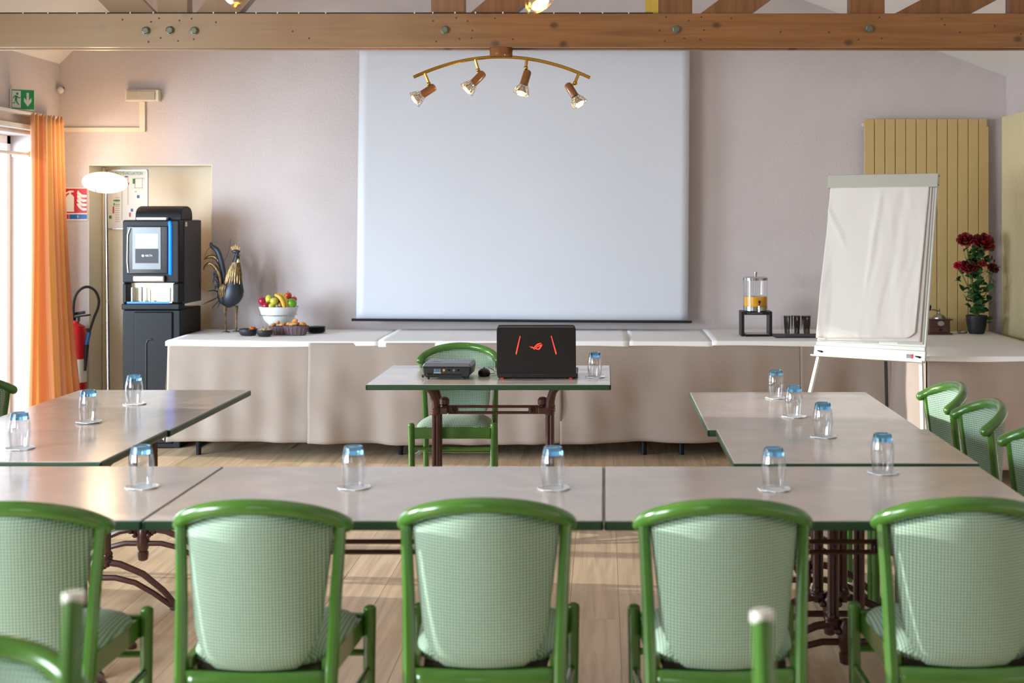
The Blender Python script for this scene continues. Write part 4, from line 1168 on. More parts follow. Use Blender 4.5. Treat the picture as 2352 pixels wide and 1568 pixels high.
for i in range(4):
    a = [(fx(200), fz(448 + 10 * i)), (fx(190), fz(447 + 10 * i)), (fx(183), fz(441 + 9 * i)), (fx(180 - i), fz(437 + 10 * i)), (fx(178), fz(444 + 9 * i)), (fx(184), fz(452 + 9 * i)), (fx(192), fz(454 + 10 * i)), (fx(200), fz(453 + 10 * i))]
    pic.prism(a, -.0052, -.003)
pic.build('pictogram', M['print_w'], sgn, smooth=False)
text('lettering', 'E', .025, M['print_w'], sgn, facing_cam((fx(180), -.0045, fz(497.5))))

exs = thing('exit_sign', 'green emergency exit sign with running figure and down arrow on the window wall', 'sign', (XL + .005, 8.78, ZZ(227, 8.78)), (0, 0, math.radians(38)))
eM = lambda: None
W_, H_ = .155, .125
box('housing', 0, W_, 0, .035, -H_ / 2 - .005, H_ / 2 + .005, M['plastic_w'], exs, bevel=.004)
box('face', .012, W_ - .004, -.002, .001, -H_ / 2, H_ / 2, M['signg'], exs)
exf = MB().prism([(.014, -.055), (.014, .055), (.068, .055), (.068, -.055)], -.0032, -.001)
exf.build('doorway', M['print_w'], exs)
rn = MB()
rn.lathe([(.001, 0), (.008, 0), (.008, .001), (.001, .001)], 10).xf(Matrix.Translation((.046, -.0035, .036)) @ Matrix.Rotation(PI / 2, 4, 'X'))
for pl_ in ([(.034, .026), (.048, .022), (.044, -.004), (.032, .0)], [(.034, .026), (.022, .016), (.018, .004), (.022, .003), (.027, .013), (.037, .018)], [(.046, .022), (.058, .012), (.066, .016), (.067, .011), (.058, .005), (.045, .012)],
            [(.033, .002), (.043, -.003), (.05, -.022), (.06, -.034), (.055, -.037), (.043, -.026), (.036, -.008)], [(.032, .002), (.038, -.006), (.03, -.02), (.016, -.022), (.016, -.027), (.034, -.026)]):
    rn.prism(pl_, -.0042, -.003)
rn.build('running_figure', M['signg'], exs, smooth=False)
ar = MB().prism([(.104, .045), (.118, .045), (.118, -.005), (.134, .012), (.134, -.012), (.111, -.045), (.088, -.012), (.088, .012), (.104, -.005)], -.0032, -.001)
ar.build('arrow', M['print_w'], exs, smooth=False)

em = thing('emergency_light', 'cream emergency light box above its cable duct on the end wall', 'light fixture', (XX(331, YB), YB, ZZ(220, YB)))
box('housing', XX(292, YB) - em.location.x, XX(370, YB) - em.location.x, -.05, 0, -.042, .04, M['cream'], em, bevel=.006)
box('diffuser', XX(296, YB) - em.location.x, XX(362, YB) - em.location.x, -.058, -.048, -.034, .030, mat('frosted_cover', C(190, 180, 165), rough=.35, var=.08, vscale=30), em, bevel=.008)
dc = MB().box(XX(322, YB), XX(335, YB), YB - .02, YB, ZZ(303, YB), ZZ(234, YB)).box(XX(146, YB), XX(322, YB), YB - .02, YB, ZZ(303, YB), ZZ(293, YB))
tag(dc.build('cable_duct', M['cream'], bevel=.002), 'cream cable duct running from the curtain up to the emergency light', 'cable duct')
sn = thing('motion_sensor', 'small white sensor in the corner above the curtain', 'sensor', (XX(143, 9.56), 9.53, ZZ(208, 9.56)))
MB().ball((0, 0, 0), .022, .022, .024).build('eye', M['plastic_w'], sn); MB().tube([(0, 0, 0), (-.01, .07, .02)], .01, 8).build('arm', M['black'], sn)

# ------------------------------------------------------------------ curtain and its rails
def cfn(u, v):
    d = 1 - v
    a = 15 * PI * u
    cxl = lerp(lerp(-3.742, -3.69, u), lerp(-3.765, -3.575, u), d ** 2.0); cyl = lerp(lerp(8.88, 9.28, u), lerp(8.86, 9.36, u), d)
    amp = lerp(.02, .03, d) * (.75 + .25 * math.sin(3.1 * u + 1))
    s = math.sin(a + .5 * math.sin(2.3 * d + u * 4))
    ripple = .006 * math.sin(5 * d + 9 * u) * d
    px = cxl + amp * s * .95 + ripple; py = cyl + amp * .45 * math.cos(a * .5)
    return (px, py, lerp(.03, 2.21, v) + (.015 * math.sin(a * 2) if v > .985 else 0))
c = MB().grid(cfn, 160, 40).build('curtain', M['curtain'], solid=.002, angle=180)
tag(c, 'orange and yellow striped curtain gathered at the glazed doors', 'curtain')
cr_ = thing('curtain_track', 'white double curtain track above the glazed doors', 'curtain rail', (XL, 7.5, 2.16))
box('front_rail', .005, .10, -1.7, 1.86, .048, .066, M['white'], cr_, bevel=.003)
box('lower_rail', .002, .06, -1.7, 1.78, -.045, -.012, M['white'], cr_, bevel=.003)
box('back_board', 0, .012, -1.7, 1.8, -.045, .066, M['wall'], cr_)
rd = thing('curtain_rod', 'slim white rod across the glazed door reveal behind the curtain', 'curtain rail', (XL - .02, 9.0, 1.955))
MB().tube([(-.13, .19, 0), (.05, .0, 0), (.05, -3.0, 0)], .011, 8).build('rod', M['white'], rd)
box('end_bracket', .035, .065, -.02, .01, -.018, .02, M['plastic_w'], rd, bevel=.003)

# ------------------------------------------------------------------ fire extinguisher
feY = 9.42
fe = thing('fire_extinguisher', 'red fire extinguisher with black hose loop half hidden by the curtain', 'fire extinguisher', (XX(172, feY), feY, 0))
zt = ZZ(742, feY)
MB().lathe([(.001, .28), (.07, .28), (.078, .29), (.078, zt - .06), (.065, zt - .02), (.03, zt), (.025, zt + .02), (.001, zt + .02)], 22).build('cylinder', M['red'], fe)
MB().lathe([(.0784, .40), (.0784, .56)], 22).build('label_band', M['print_w'], fe)
box('valve', -.03, .03, -.02, .02, zt + .01, zt + .05, M['black'], fe, bevel=.004)
MB().tube([(-.04, 0, zt + .06), (.07, 0, zt + .075)], .010, 8).build('lever', M['black'], fe)
def hp_(px, py): return Vector((XX(px, feY) - fe.location.x, -.03, ZZ(py, feY)))
hpts = [hp_(172, 735), hp_(174, 690), hp_(185, 667), hp_(203, 658), hp_(220, 665), hp_(230, 684), hp_(229, 705), hp_(220, 728), hp_(211, 755), hp_(206, 775), hp_(203, 795), hp_(199, 830)]
def smoothp(p, n=4):
    out = []
    for i in range(len(p) - 1):
        p0, p1, p2, p3 = p[max(i - 1, 0)], p[i], p[i + 1], p[min(i + 2, len(p) - 1)]
        for k in range(n):
            t = k / n
            out.append(.5 * ((2 * p1) + (p2 - p0) * t + (2 * p0 - 5 * p1 + 4 * p2 - p3) * t * t + (3 * p1 - p0 - 3 * p2 + p3) * t ** 3))
    return out + [p[-1]]
MB().tube(smoothp(hpts), .0095, 8).build('hose', M['black'], fe)
MB().tube([hp_(209, 762), hp_(204, 782), hp_(202, 795)], .014, 10).build('grip', M['blue'], fe)
MB().tube([hp_(203, 790), hp_(199, 850)], [.016, .009], 10).build('nozzle', M['black'], fe)
MB().tube([hp_(174, 727), hp_(212, 722)], .006, 8).build('handle', M['black'], fe)
box('wall_bracket', -.03, .03, .06, YB - feY, zt - .1, zt - .05, M['black'], fe)

# ------------------------------------------------------------------ metal rooster
oY = 9.30; u_ = oY / F
rs_ = thing('rooster_figure', 'dark metal rooster sculpture with gold feathers on the white buffet cloth', 'sculpture', (XX(528, oY), oY, TOP))
M['rmetal'] = mat('blued_metal', C(62, 67, 76), rough=.42, metal=.55, var=.3, vscale=18)
M['rgold'] = mat('gold_leaf', C(160, 128, 80), rough=.35, metal=.75, var=.45, vscale=60, vstretch=(3, 3, .6), col2=C(70, 62, 52))
M['rdark'] = mat('dark_feather', C(54, 56, 60), rough=.45, metal=.5, var=.3, vscale=30)
z758 = ZZ(758, oY)
def rq(px, py, dy=0.0): return Vector(((px - 528) * u_, dy, (758 - py) * u_))
def loft(rows, m_, name, parent, squash=.8, seg=18):
    mb = MB()
    for (py, cx_, r_) in rows:
        for k in range(seg):
            a = 2 * PI * k / seg; c_ = rq(cx_, py)
            mb.v.append(c_ + Vector((r_ * u_ * math.cos(a), r_ * u_ * math.sin(a) * squash, 0)))
    for i in range(len(rows) - 1):
        for k in range(seg):
            a = i * seg + k; b2 = i * seg + (k + 1) % seg; mb.f.append((a, b2, b2 + seg, a + seg))
    mb.f += [tuple(range(seg)), tuple((len(rows) - 1) * seg + k for k in range(seg))]
    return mb.build(name, m_, parent)
loft([(702, 525, 4), (697, 527, 13), (689, 530, 21), (677, 533, 25), (664, 535, 25), (652, 536, 22), (640, 538, 18), (625, 539, 14.5), (610, 540, 11), (596, 542, 8), (586, 544, 6.5), (577, 545, 4)], M['rmetal'], 'body', rs_)
loft([(698, 520, 5), (690, 514, 11), (676, 511, 12), (662, 511, 11), (648, 512, 7), (642, 512, 3)], M['rmetal'], 'saddle', rs_, .9, 14)
for i in range(9):
    a = -PI * (.12 + .76 * i / 8)
    mb = MB().tube([rq(543, 598) + Vector((8 * u_ * math.cos(a), 8.5 * u_ * math.sin(a), 0)), rq(539, 625) + Vector((15.5 * u_ * math.cos(a), 12.6 * u_ * math.sin(a), 0)), rq(537, 645 + 3 * (i % 2)) + Vector((21 * u_ * math.cos(a), 17.5 * u_ * math.sin(a), 0))], [.006, .011, .003], 6, flat=.35)
    mb.build('neck_feather', M['rgold'], rs_)
wg = MB().ball((0, 0, 0), 9 * u_, 3 * u_, 17 * u_).xf(Matrix.Translation(rq(515, 663, -.042)) @ Matrix.Rotation(.18, 4, 'Y')).build('wing', M['rgold'], rs_)
for i in range(4):
    MB().tube([rq(509 + 4 * i, 676, -.05), rq(508 + 4 * i, 664, -.054), rq(511 + 4 * i, 650, -.05)], [.002, .004, .002], 6).build('wing_feather', M['rgold'], wg)
def feather(pts, r_, m_):
    pp = smoothp([rq(*p) for p in pts], 4); n_ = len(pp)
    rr2 = [r_ * u_ * (math.sin(PI * min(1, (.12 + .86 * i / (n_ - 1)))) ** .7 + .08) for i in range(n_)]
    MB().tube(pp, rr2, 8, flat=.4).build('tail_feather', m_, rs_)
feather([(513, 650, 0), (514, 620, -.01), (508, 590, -.02), (500, 570, -.02), (487, 560, -.01), (486, 552, -.01)], 6, M['rmetal'])
feather([(511, 655, .02), (510, 625, .02), (502, 600, .03), (490, 586, .03), (476, 586, .03), (466, 592, .03)], 4.6, M['rgold'])
feather([(509, 650, -.02), (506, 625, -.03), (496, 608, -.03), (484, 600, -.03), (472, 608, -.02), (470, 616, -.02)], 3.6, M['rgold'])
feather([(507, 650, 0), (503, 622, 0), (494, 606, .0), (486, 604, 0)], 3.4, M['rdark'])
feather([(507, 656, 0), (502, 634, .01), (494, 620, .01), (490, 630, .01)], 3.6, M['rdark'])
feather([(507, 660, 0), (502, 642, -.02), (496, 632, -.02), (492, 645, -.02)], 3.4, M['rdark'])
feather([(505, 664, 0), (501, 652, -.01), (497, 652, -.01), (495, 660, -.01)], 3.0, M['rdark'])
feather([(505, 668, -.01), (494, 662, -.02), (480, 664, -.03)], 3.2, M['rdark'])
feather([(505, 676, -.01), (490, 684, -.02), (468, 694, -.03)], 3.8, M['rgold'])
feather([(506, 682, 0), (498, 692, -.01), (488, 704, -.02)], 3.2, M['rgold'])
feather([(507, 684, .02), (502, 694, .02), (497, 703, .02)], 3.0, M['rgold'])
MB().tube(smoothp([rq(512, 600), rq(521, 583), rq(527, 566), rq(530, 544)]), .0012, 5).build('wire_plume', M['rdark'], rs_)
MB().tube(smoothp([rq(487, 560), rq(476, 570), rq(469, 586)]), .0014, 5).build('wire_plume', M['rdark'], rs_)
for (a, b2, dy) in (((519, 698), (521, 757), -.02), ((541, 698), (541, 756), .02)):
    MB().tube([rq(*a, dy), rq((a[0] + b2[0]) / 2, 722, dy), rq(b2[0], b2[1], dy)], [.014, .006, .0055], 8).build('leg', M['rgold'], rs_)
    for t_ in ((-10, 0), (9, -6), (9, 5), (3, -11)):
        MB().tube([rq(b2[0], 755, dy), rq(b2[0] + t_[0] * .6, 757, dy + t_[1] * .002), rq(b2[0] + t_[0], 757.6, dy + t_[1] * .004)], [.004, .003, .0015], 6).build('toe', M['rdark'], rs_)
cb = [(541, 577), (535, 572), (531, 566), (530, 560), (534, 563), (535, 557), (538, 562), (541, 556), (543, 562), (547, 558), (547, 564), (552, 562), (552, 569), (548, 574)]
MB().prism([((x - 528) * u_, (758 - y) * u_) for x, y in cb], -.006, .006).build('comb', M['rgold'], rs_, smooth=False)
MB().ball(rq(542, 573), 10 * u_, .014, 5 * u_).build('crest_base', M['rmetal'], rs_)
MB().tube([rq(547, 582, -.004), rq(554, 582, -.006)], [.008, .001], 8).build('beak', M['rgold'], rs_)
MB().ball(rq(548, 598, -.012), 3.6 * u_, .007, 9 * u_).build('wattle', mat('pale_gold', C(226, 200, 150), rough=.3, metal=.6, var=.1), rs_)
MB().ball(rq(545, 584, -.016), .004).build('eye', M['blackg'], rs_)

# ------------------------------------------------------------------ fruit bowl with fruit
fY = 9.27; fu = fY / F
bw = thing('fruit_bowl', 'white fruit bowl on a wire stand heaped with fruit', 'bowl', (XX(640, fY), fY, TOP))
zr = ZZ(703, fY) - TOP; zb = ZZ(748, fY) - TOP
MB().lathe([(.045, zb), (.06, zb + .004), (.088, zb + .03), (.115, zb + .075), (.132, zr - .004), (.134, zr), (.129, zr), (.11, zb + .077), (.083, zb + .036), (.05, zb + .012), (.001, zb + .010)], 36).build('shell', mat('white_porcelain', C(236, 240, 240), rough=.25, var=.02), bw)
zz = ZZ(722, fY) - TOP
MB().tube([(.124 * math.cos(2 * PI * i / 24), .124 * math.sin(2 * PI * i / 24), zz) for i in range(25)], .0025, 6).build('stand_ring', M['chrome'], bw)
for k in range(4):
    a = PI / 4 + k * PI / 2
    MB().tube([(.124 * math.cos(a), .124 * math.sin(a), zz), (.118 * math.cos(a), .118 * math.sin(a), 0)], .0028, 6).build('stand_leg', M['steel'], bw)


def fruit(name, px, py, dy, r_, m_, label, cat, el=1.0, stem=True):
    c_ = P(px, py, fY + dy)
    t = thing(name, label, cat, (c_.x, c_.y, c_.z), (random.uniform(-.4, .4), random.uniform(-.4, .4), 0), 'fruit in the white bowl')
    R2 = r_ * fu
    pf_ = [(.001, -.82 * el), (.3, -.9 * el), (.7, -.68 * el), (.95, -.2 * el), (1.0, .15 * el), (.85, .6 * el), (.5, .88 * el), (.2, .88 * el), (.001, .74 * el)]
    MB().lathe([(a * R2, b2 * R2) for a, b2 in pf_], 16).build('flesh', m_, t, angle=80)
    if stem: MB().tube([(0, 0, .7 * el * R2), (.1 * R2, 0, (el + .35) * R2)], .0015, 5).build('stem', M['nail'], t)
    return t


def fm(n, a, b2): return mat(n, a, rough=.3, col2=b2, vscale=22, coat=.2)
Fr, Fy, Fg, Fo, Fk = fm('red_apple_skin', C(190, 30, 50), C(150, 24, 60)), fm('yellow_skin', C(216, 200, 90), C(190, 190, 60)), fm('green_apple_skin', C(120, 176, 40), C(92, 150, 30)), fm('nectarine_skin', C(220, 96, 40), C(196, 60, 50)), fm('brown_pear_skin', C(150, 110, 60), C(120, 80, 40))
fruit('apple', 603, 692, -.02, 10, Fr, 'dark red apple at the left rim of the fruit bowl', 'fruit')
fruit('apple', 611, 703, -.06, 9, Fr, 'red apple low at the front of the fruit bowl', 'fruit')
fruit('pear', 618, 687, -.03, 8.5, Fy, 'yellow pear with upright stem between red apple and banana', 'fruit', 1.25)
fruit('apple', 630, 692, -.07, 9.5, Fy, 'yellow green apple in the middle of the fruit bowl beside the bananas', 'fruit')
fruit('apple', 624, 704, -.055, 9, Fy, 'yellow apple lowest at the front of the fruit bowl', 'fruit')
fruit('apple', 670, 697, -.05, 11.5, Fg, 'bright green apple at the right rim of the fruit bowl', 'fruit')
fruit('nectarine', 662, 679, .02, 8.5, Fo, 'orange nectarine topmost in the fruit bowl', 'fruit')
fruit('nectarine', 675, 688, .03, 7.5, Fo, 'orange nectarine behind the green apple', 'fruit')
fruit('pear', 646, 702, -.06, 9, Fk, 'brown pear under the bananas', 'fruit')
fruit('apple', 640, 690, .05, 11, Fr, 'red apple hidden behind the bananas', 'fruit')
fruit('apple', 655, 700, .0, 11, Fy, 'yellow apple behind the bananas beside the green apple', 'fruit')
Fb = mat('banana_skin', C(232, 190, 80), rough=.4, col2=C(214, 168, 60), vscale=30)
for i, (lab, pts) in enumerate((('front banana lying across the fruit bowl', [(634, 677), (643, 682), (650, 693), (653, 706)]), ('rear banana lying across the fruit bowl', [(639, 676), (650, 680), (657, 692), (659, 706)]))):
    cpt = P(646, 690, fY - .09)
    t = thing('banana', lab, 'fruit', cpt, group='fruit in the white bowl')
    pp = smoothp([P(x, y, fY - .09 + .018 * i) - cpt for x, y in pts])
    n_ = len(pp)
    MB().tube(pp, [5.2 * fu * (.35 + .65 * math.sin(PI * (.1 + .8 * k / (n_ - 1))) ** .6) for k in range(n_)], 6, rnd=True).build('flesh', Fb, t, angle=80)
    MB().tube([pp[0], pp[0] + Vector((-.012, 0, .006))], .004, 6).build('stem', M['nail'], t)

# ------------------------------------------------------------------ small bowls, baskets, plates
def on_top(py): return (CAMZ - TOP) * F / (py - PY)
def bowl(px, py, r_px, h_px, label, m_):
    Y = on_top(py); k_ = Y / F; R2, H2 = r_px * k_, h_px * k_
    t = thing('small_bowl', label, 'bowl', (XX(px, Y), Y + R2 * .6, TOP), group='dark stoneware bowls')
    MB().lathe([(R2 * .6, 0), (R2 * .75, .002), (R2 * .97, H2 * .45), (R2, H2 * .8), (R2 * .94, H2), (R2 * .9, H2), (R2 * .93, H2 * .8), (R2 * .88, H2 * .45), (R2 * .5, .006), (.001, .006)], 24).build('shell', m_, t)
    return t, R2, H2
t, R2, H2 = bowl(567, 771, 22, 15, 'dark bowl with dried apricots and dates beside the rooster feet', M['slate'])
Fd = mat('dried_apricot', C(226, 130, 50), rough=.5, var=.2, vscale=60); Fdt = mat('dried_date', C(52, 48, 56), rough=.45, var=.2, vscale=60)
for i in range(10):
    a = random.uniform(0, 6.28); rr3 = random.uniform(0, R2 * .5); right = i < 6
    ob = MB().ball((0, 0, 0), .013, .011, .008, 10, 6).build('dried_apricot' if right else 'dried_date', Fd if right else Fdt)
    ob.location = (t.location.x + (R2 * .42 if right else -R2 * .4) + rr3 * .5 * math.cos(a), t.location.y + rr3 * math.sin(a), TOP + H2 * .82 + (.008 * (i % 3) if right else .004))
    ob.rotation_euler = (random.uniform(-.6, .6), random.uniform(-.6, .6), random.uniform(0, 3))
    tag(ob, 'orange dried apricot heaped in the dark bowl by the rooster' if right else 'black dried date in the dark bowl by the rooster', 'dried fruit', 'dried apricots in the bowl' if right else 'dried dates in the bowl')
t, R2, H2 = bowl(605, 773, 18.5, 15, 'dark bowl of nuts before the fruit bowl', M['slate'])
nm = MB()
for i in range(60):
    a = random.uniform(0, 6.28); q = math.sqrt(random.random()) * R2 * .85
    nm.ball((q * math.cos(a), q * math.sin(a), H2 * .92 + .008 * (1 - (q / R2) ** 2) + random.uniform(-.002, .003)), .0062, .0045, .004, 6, 4)
ob = nm.build('nuts', mat('mixed_nuts', C(218, 180, 120), rough=.6, var=.35, vscale=90)); ob.location = (t.location.x, t.location.y, TOP)
tag(ob, 'pale mixed nuts heaped in the dark bowl', 'nuts', kind='stuff')


def basket(px, py, rx_, h_px, label):
    Y = on_top(py); k_ = Y / F; R2, H2 = rx_ * k_, h_px * k_
    t = thing('bread_basket', label, 'basket', (XX(px, Y), Y + R2 * .55, TOP), group='woven bread baskets')
    mw = mat('woven_mauve', C(120, 98, 104), rough=.8, var=.35, vscale=70, vstretch=(1, 1, 3))
    MB().lathe([(R2 * .78, 0), (R2 * .86, H2 * .35), (R2 * .95, H2 * .75), (R2, H2), (R2 * .94, H2), (R2 * .88, H2 * .7), (R2 * .74, .006), (.001, .006)], 32, sy=.62).build('woven_wall', mw, t)
    for i in range(18):
        a = 2 * PI * i / 18
        MB().tube([(R2 * .79 * math.cos(a), R2 * .79 * .62 * math.sin(a), .001), (R2 * .91 * math.cos(a), R2 * .91 * .62 * math.sin(a), H2 * .5), (R2 * 1.01 * math.cos(a), R2 * 1.01 * .62 * math.sin(a), H2)], .0028, 6).build('stake', mw, t)
    MB().tube([(R2 * math.cos(2 * PI * i / 30), R2 * .62 * math.sin(2 * PI * i / 30), H2) for i in range(31)], .004, 6).build('rim', mw, t)
    return t, R2, H2


cr1 = mat('golden_crust', C(222, 160, 84), rough=.5, col2=C(186, 112, 50), vscale=40)
def croissant(x, y, z, s, rz, label):
    t_pts = []
    mb = MB(); pp = [Vector((s * 1.0 * math.sin(a), s * .45 * (1 - math.cos(a)), s * .12 * math.cos(a * 1.4))) for a in [(-1.1 + 2.2 * i / 14) for i in range(15)]]
    mb.tube(pp, [s * (.12 + .36 * math.sin(PI * (.06 + .88 * i / 14)) * (1 + .12 * (i % 3 == 1))) for i in range(15)], 10)
    o = mb.build('croissant', cr1, angle=80); o.location = (x, y, z); o.rotation_euler = (random.uniform(-.3, .3), random.uniform(-.3, .3), rz)
    return tag(o, label, 'pastry', 'small pastries in the baskets')


t1, R2, H2 = basket(676, 770, 29, 20, 'woven mauve basket of small pastries in front')
for i, (dx, dy, dz, rz, nm_) in enumerate(((-.45, 0, .012, .5, 'leftmost in the front basket'), (-.05, .05, .034, 2.4, 'topmost in the front basket'), (.1, -.1, .014, 1.2, 'at the front of the front basket'), (.55, .0, .012, .2, 'rightmost in the front basket'), (-.2, -.2, .012, 3.0, 'low at the left of the front basket'))):
    croissant(t1.location.x + dx * R2, t1.location.y + dy * R2, TOP + H2 + dz, .026, rz, 'golden croissant ' + nm_)
t2, R2, H2 = basket(638, 769, 23, 18, 'woven mauve basket of pastries behind the nut bowl')
for i, (dx, dy, dz, rz, nm_) in enumerate(((-.55, 0, .01, .9, 'leftmost in the rear basket'), (-.1, .05, .026, 2.0, 'topmost in the rear basket'), (.35, .0, .012, .1, 'at the right of the rear basket'))):
    croissant(t2.location.x + dx * R2, t2.location.y + dy * R2, TOP + H2 + dz, .024, rz, 'golden croissant ' + nm_)
Yp = on_top(765)
for i in range(5):
    pl2 = MB().lathe([(.03, 0), (.045, .001), (.062, .008), (.0625, .0095), (.06, .0095), (.044, .0035), (.001, .003)], 30).build('side_plate', M['slate'])
    pl2.location = (XX(723, Yp), Yp + .05, TOP + .008 * i)
    tag(pl2, ('bottom', 'second from bottom', 'middle', 'second from top', 'topmost')[i] + ' dark plate of the stack right of the bread baskets', 'plate', 'stacked dark plates')

# ------------------------------------------------------------------ juice dispenser
jY = 9.02
jd = thing('juice_dispenser', 'glass juice dispenser half full of orange juice on a black stand', 'juice dispenser', (XX(1736, jY), jY + .02, TOP))
jh = ZZ(714, jY) - TOP; sw = .102
st = MB()
st.box(-sw, -sw + .02, -.08, .08, 0, jh).box(sw - .02, sw, -.08, .08, 0, jh).box(-sw + .02, sw - .02, -.08, .08, jh - .022, jh)
st.build('stand', M['black'], jd, bevel=.002)
box('drip_tray', -sw + .025, sw - .012, -.10, .06, .0, .014, M['blackg'], jd, bevel=.003)
box('tray_grid', -sw + .032, sw - .02, -.09, .05, .0141, .017, M['steel'], jd)
text('lettering', 'CILANTRO', .014, mat('pale_print', C(150, 150, 156), rough=.4, metal=.4, var=.05), jd, facing_cam((-.015, -.0806, jh - .011)), width=.1)
jr = .081; j0 = jh + .03; j1 = ZZ(642, jY) - TOP
MB().lathe([(jr * .96, jh), (jr, jh + .004), (jr, j0), (.001, j0)], 28).build('metal_base', M['chrome'], jd)
MB().lathe([(jr, j0), (jr, j1)], 32).build('glass_cylinder', M['jar'], jd)
MB().lathe([(.001, j0 + .001), (jr - .004, j0 + .001), (jr - .004, ZZ(681, jY) - TOP), (.001, ZZ(681, jY) - TOP)], 32).build('orange_juice', mat('orange_juice', C(244, 176, 20), rough=.25, var=.04), jd)
MB().tube([(0, 0, j0), (0, 0, j1)], .012, 12).build('ice_tube', M['jar'], jd)
MB().lathe([(jr + .002, j1 - .004), (jr + .003, j1 + .012), (jr * .9, j1 + .018), (.016, j1 + .022), (.001, j1 + .022)], 28).build('lid', M['chrome'], jd)
MB().lathe([(.008, j1 + .02), (.011, j1 + .04), (.011, j1 + .05), (.001, j1 + .052)], 12).build('lid_knob', M['steel'], jd)
MB().tube([(.012, -jr + .01, j0 + .008), (.012, -jr - .03, j0 + .006), (.012, -jr - .033, j0 - .03)], .008, 8).build('tap', M['chrome'], jd)
MB().tube([(.012, -jr - .03, j0 + .006), (.014, -jr - .026, j0 + .032)], .005, 8).ball((.014, -jr - .025, j0 + .036), .010).build('tap_lever', M['black'], jd)

# ------------------------------------------------------------------ tray and straight tumblers
tY = 8.93
tr_ = MB().prism([(XX(1778, tY), tY - .10), (XX(1895, tY), tY - .10), (XX(1905, tY), tY + .16), (XX(1772, tY), tY + .16)], TOP + .002, TOP + .008, 'z').build('serving_tray', M['slate'], bevel=.003)
tag(tr_, 'flat black slate tray under the straight tumblers', 'tray')
w0 = thing('water_glass', 'x', 'glass', group='straight tumblers on the slate tray')
MB().lathe([(.001, .0), (.024, .0), (.0265, .004), (.0275, .06), (.0298, .062), (.0315, .13), (.030, .131), (.0285, .064), (.0262, .060), (.0245, .012), (.001, .010)], 24).build('tumbler_body', M['tumbler'], w0)
MB().lathe([(.030, .0), (.0315, .001), (.0315, .0025), (.030, .003)], 24, (0, 0, .129), closed=True).build('rim', M['tumbler'], w0)
pos = [(1803, 0, 'front left'), (1826, 0.005, 'front middle'), (1849, 0, 'front right'), (1812, .07, 'rear left'), (1835, .075, 'rear middle'), (1856, .07, 'rear right')]
for i, (px, dy, nm_) in enumerate(pos):
    g = w0 if i == 0 else copy_tree(w0)
    g.location = (XX(px, tY), tY - .04 + dy, TOP + .0085); g['label'] = 'straight clear tumbler standing ' + nm_ + ' on the slate tray'

# ------------------------------------------------------------------ coffee grinder
gY = 9.12
gr = thing('coffee_grinder', 'dark wooden coffee grinder with metal dome behind the flip chart', 'coffee grinder', (XX(2156, gY), gY + .05, TOP))
M['dwood'] = wood_mat('dark_walnut', C(70, 36, 30), C(42, 22, 20), C(84, 46, 36), 0, rough=.3, grain=.4, coat=.3)
box('body', -.065, .075, -.06, .07, .006, .095, M['dwood'], gr, bevel=.003)
box('top_board', -.075, .092, -.07, .08, .095, .104, M['dwood'], gr, bevel=.003)
box('foot_board', -.075, .09, -.07, .08, 0, .009, M['dwood'], gr, bevel=.003)
dw = box('drawer', -.055, .06, -.066, -.055, .014, .05, M['dwood'], gr, bevel=.002)
MB().ball((.005, -.074, .032), .009).build('knob', M['blackg'], dw)
MB().lathe([(.001, .002), (.022, .002), (.022, 0)], 18, sx=1, sy=.75).xf(Matrix.Translation((.012, -.061, .074)) @ Matrix.Rotation(PI / 2, 4, 'X')).build('badge', M['steel'], gr)
MB().lathe([(.045, .104), (.045, .110), (.036, .122), (.018, .132), (.01, .135), (.006, .15), (.009, .158), (.005, .166), (.001, .172)], 20, (.015, 0, 0)).build('dome', M['steel'], gr)
MB().tube([(.015, 0, .15), (-.03, -.02, .165), (-.058, -.025, .16)], .004, 8).build('crank', M['steel'], gr)
MB().lathe([(.007, .158), (.013, .168), (.016, .185), (.010, .196), (.001, .198)], 12, (-.058, -.025, 0)).build('crank_knob', M['black'], gr)
ld = thing('metal_dish', 'small silver dish between coffee grinder and plant pot', 'dish', (XX(2212, 9.2), 9.22, TOP))
MB().lathe([(.001, 0), (.028, 0), (.033, .003), (.034, .010), (.031, .010), (.028, .005), (.001, .004)], 20).build('dish_wall', M['steel'], ld)
MB().tube([(.034 * math.cos(2 * PI * i / 20), .034 * math.sin(2 * PI * i / 20), .010) for i in range(21)], .0015, 5).build('rim', M['chrome'], ld)

# ------------------------------------------------------------------ rose plant
pY = 9.19; pk = pY / F
rp = thing('rose_plant', 'potted rose bush with dark red blooms in a black pot', 'plant', (XX(2243, pY), pY, TOP))
MB().lathe([(.001, 0), (.046, 0), (.052, .004), (.064, .05), (.0715, .118), (.0715, .123), (.067, .123), (.06, .10), (.001, .10)], 28).build('pot', mat('black_pot', C(40, 42, 48), rough=.5, var=.08), rp)
MB().lathe([(.001, .104), (.064, .104), (.064, .10)], 20).build('soil', mat('soil', C(60, 46, 34), rough=.95, var=.3, vscale=80), rp)
Ms = mat('stem_green', C(92, 120, 56), rough=.5, var=.2, vscale=30); Mlf = mat('leaf_green', C(44, 88, 44), rough=.4, var=.3, vscale=14, col2=C(60, 104, 54)); Mro = mat('rose_petal', C(150, 14, 34), rough=.55, var=.4, vscale=24, col2=C(84, 6, 22))
Mrl = mat('rose_bud_red', C(190, 30, 50), rough=.55, var=.2)
def pq(px, py, dy=0.0): return Vector(((px - 2243) * pk, dy, ZZ(py, pY) - TOP))
blooms = [(2217, 545, -.01, 17, Mro), (2258, 549, -.03, 22, Mro), (2220, 606, -.05, 17, Mro), (2200, 606, -.02, 10, Mrl), (2252, 601, -.05, 9.5, Mrl), (2282, 612, 0, 12, Mro), (2236, 600, .02, 11, Mro)]
stems = []
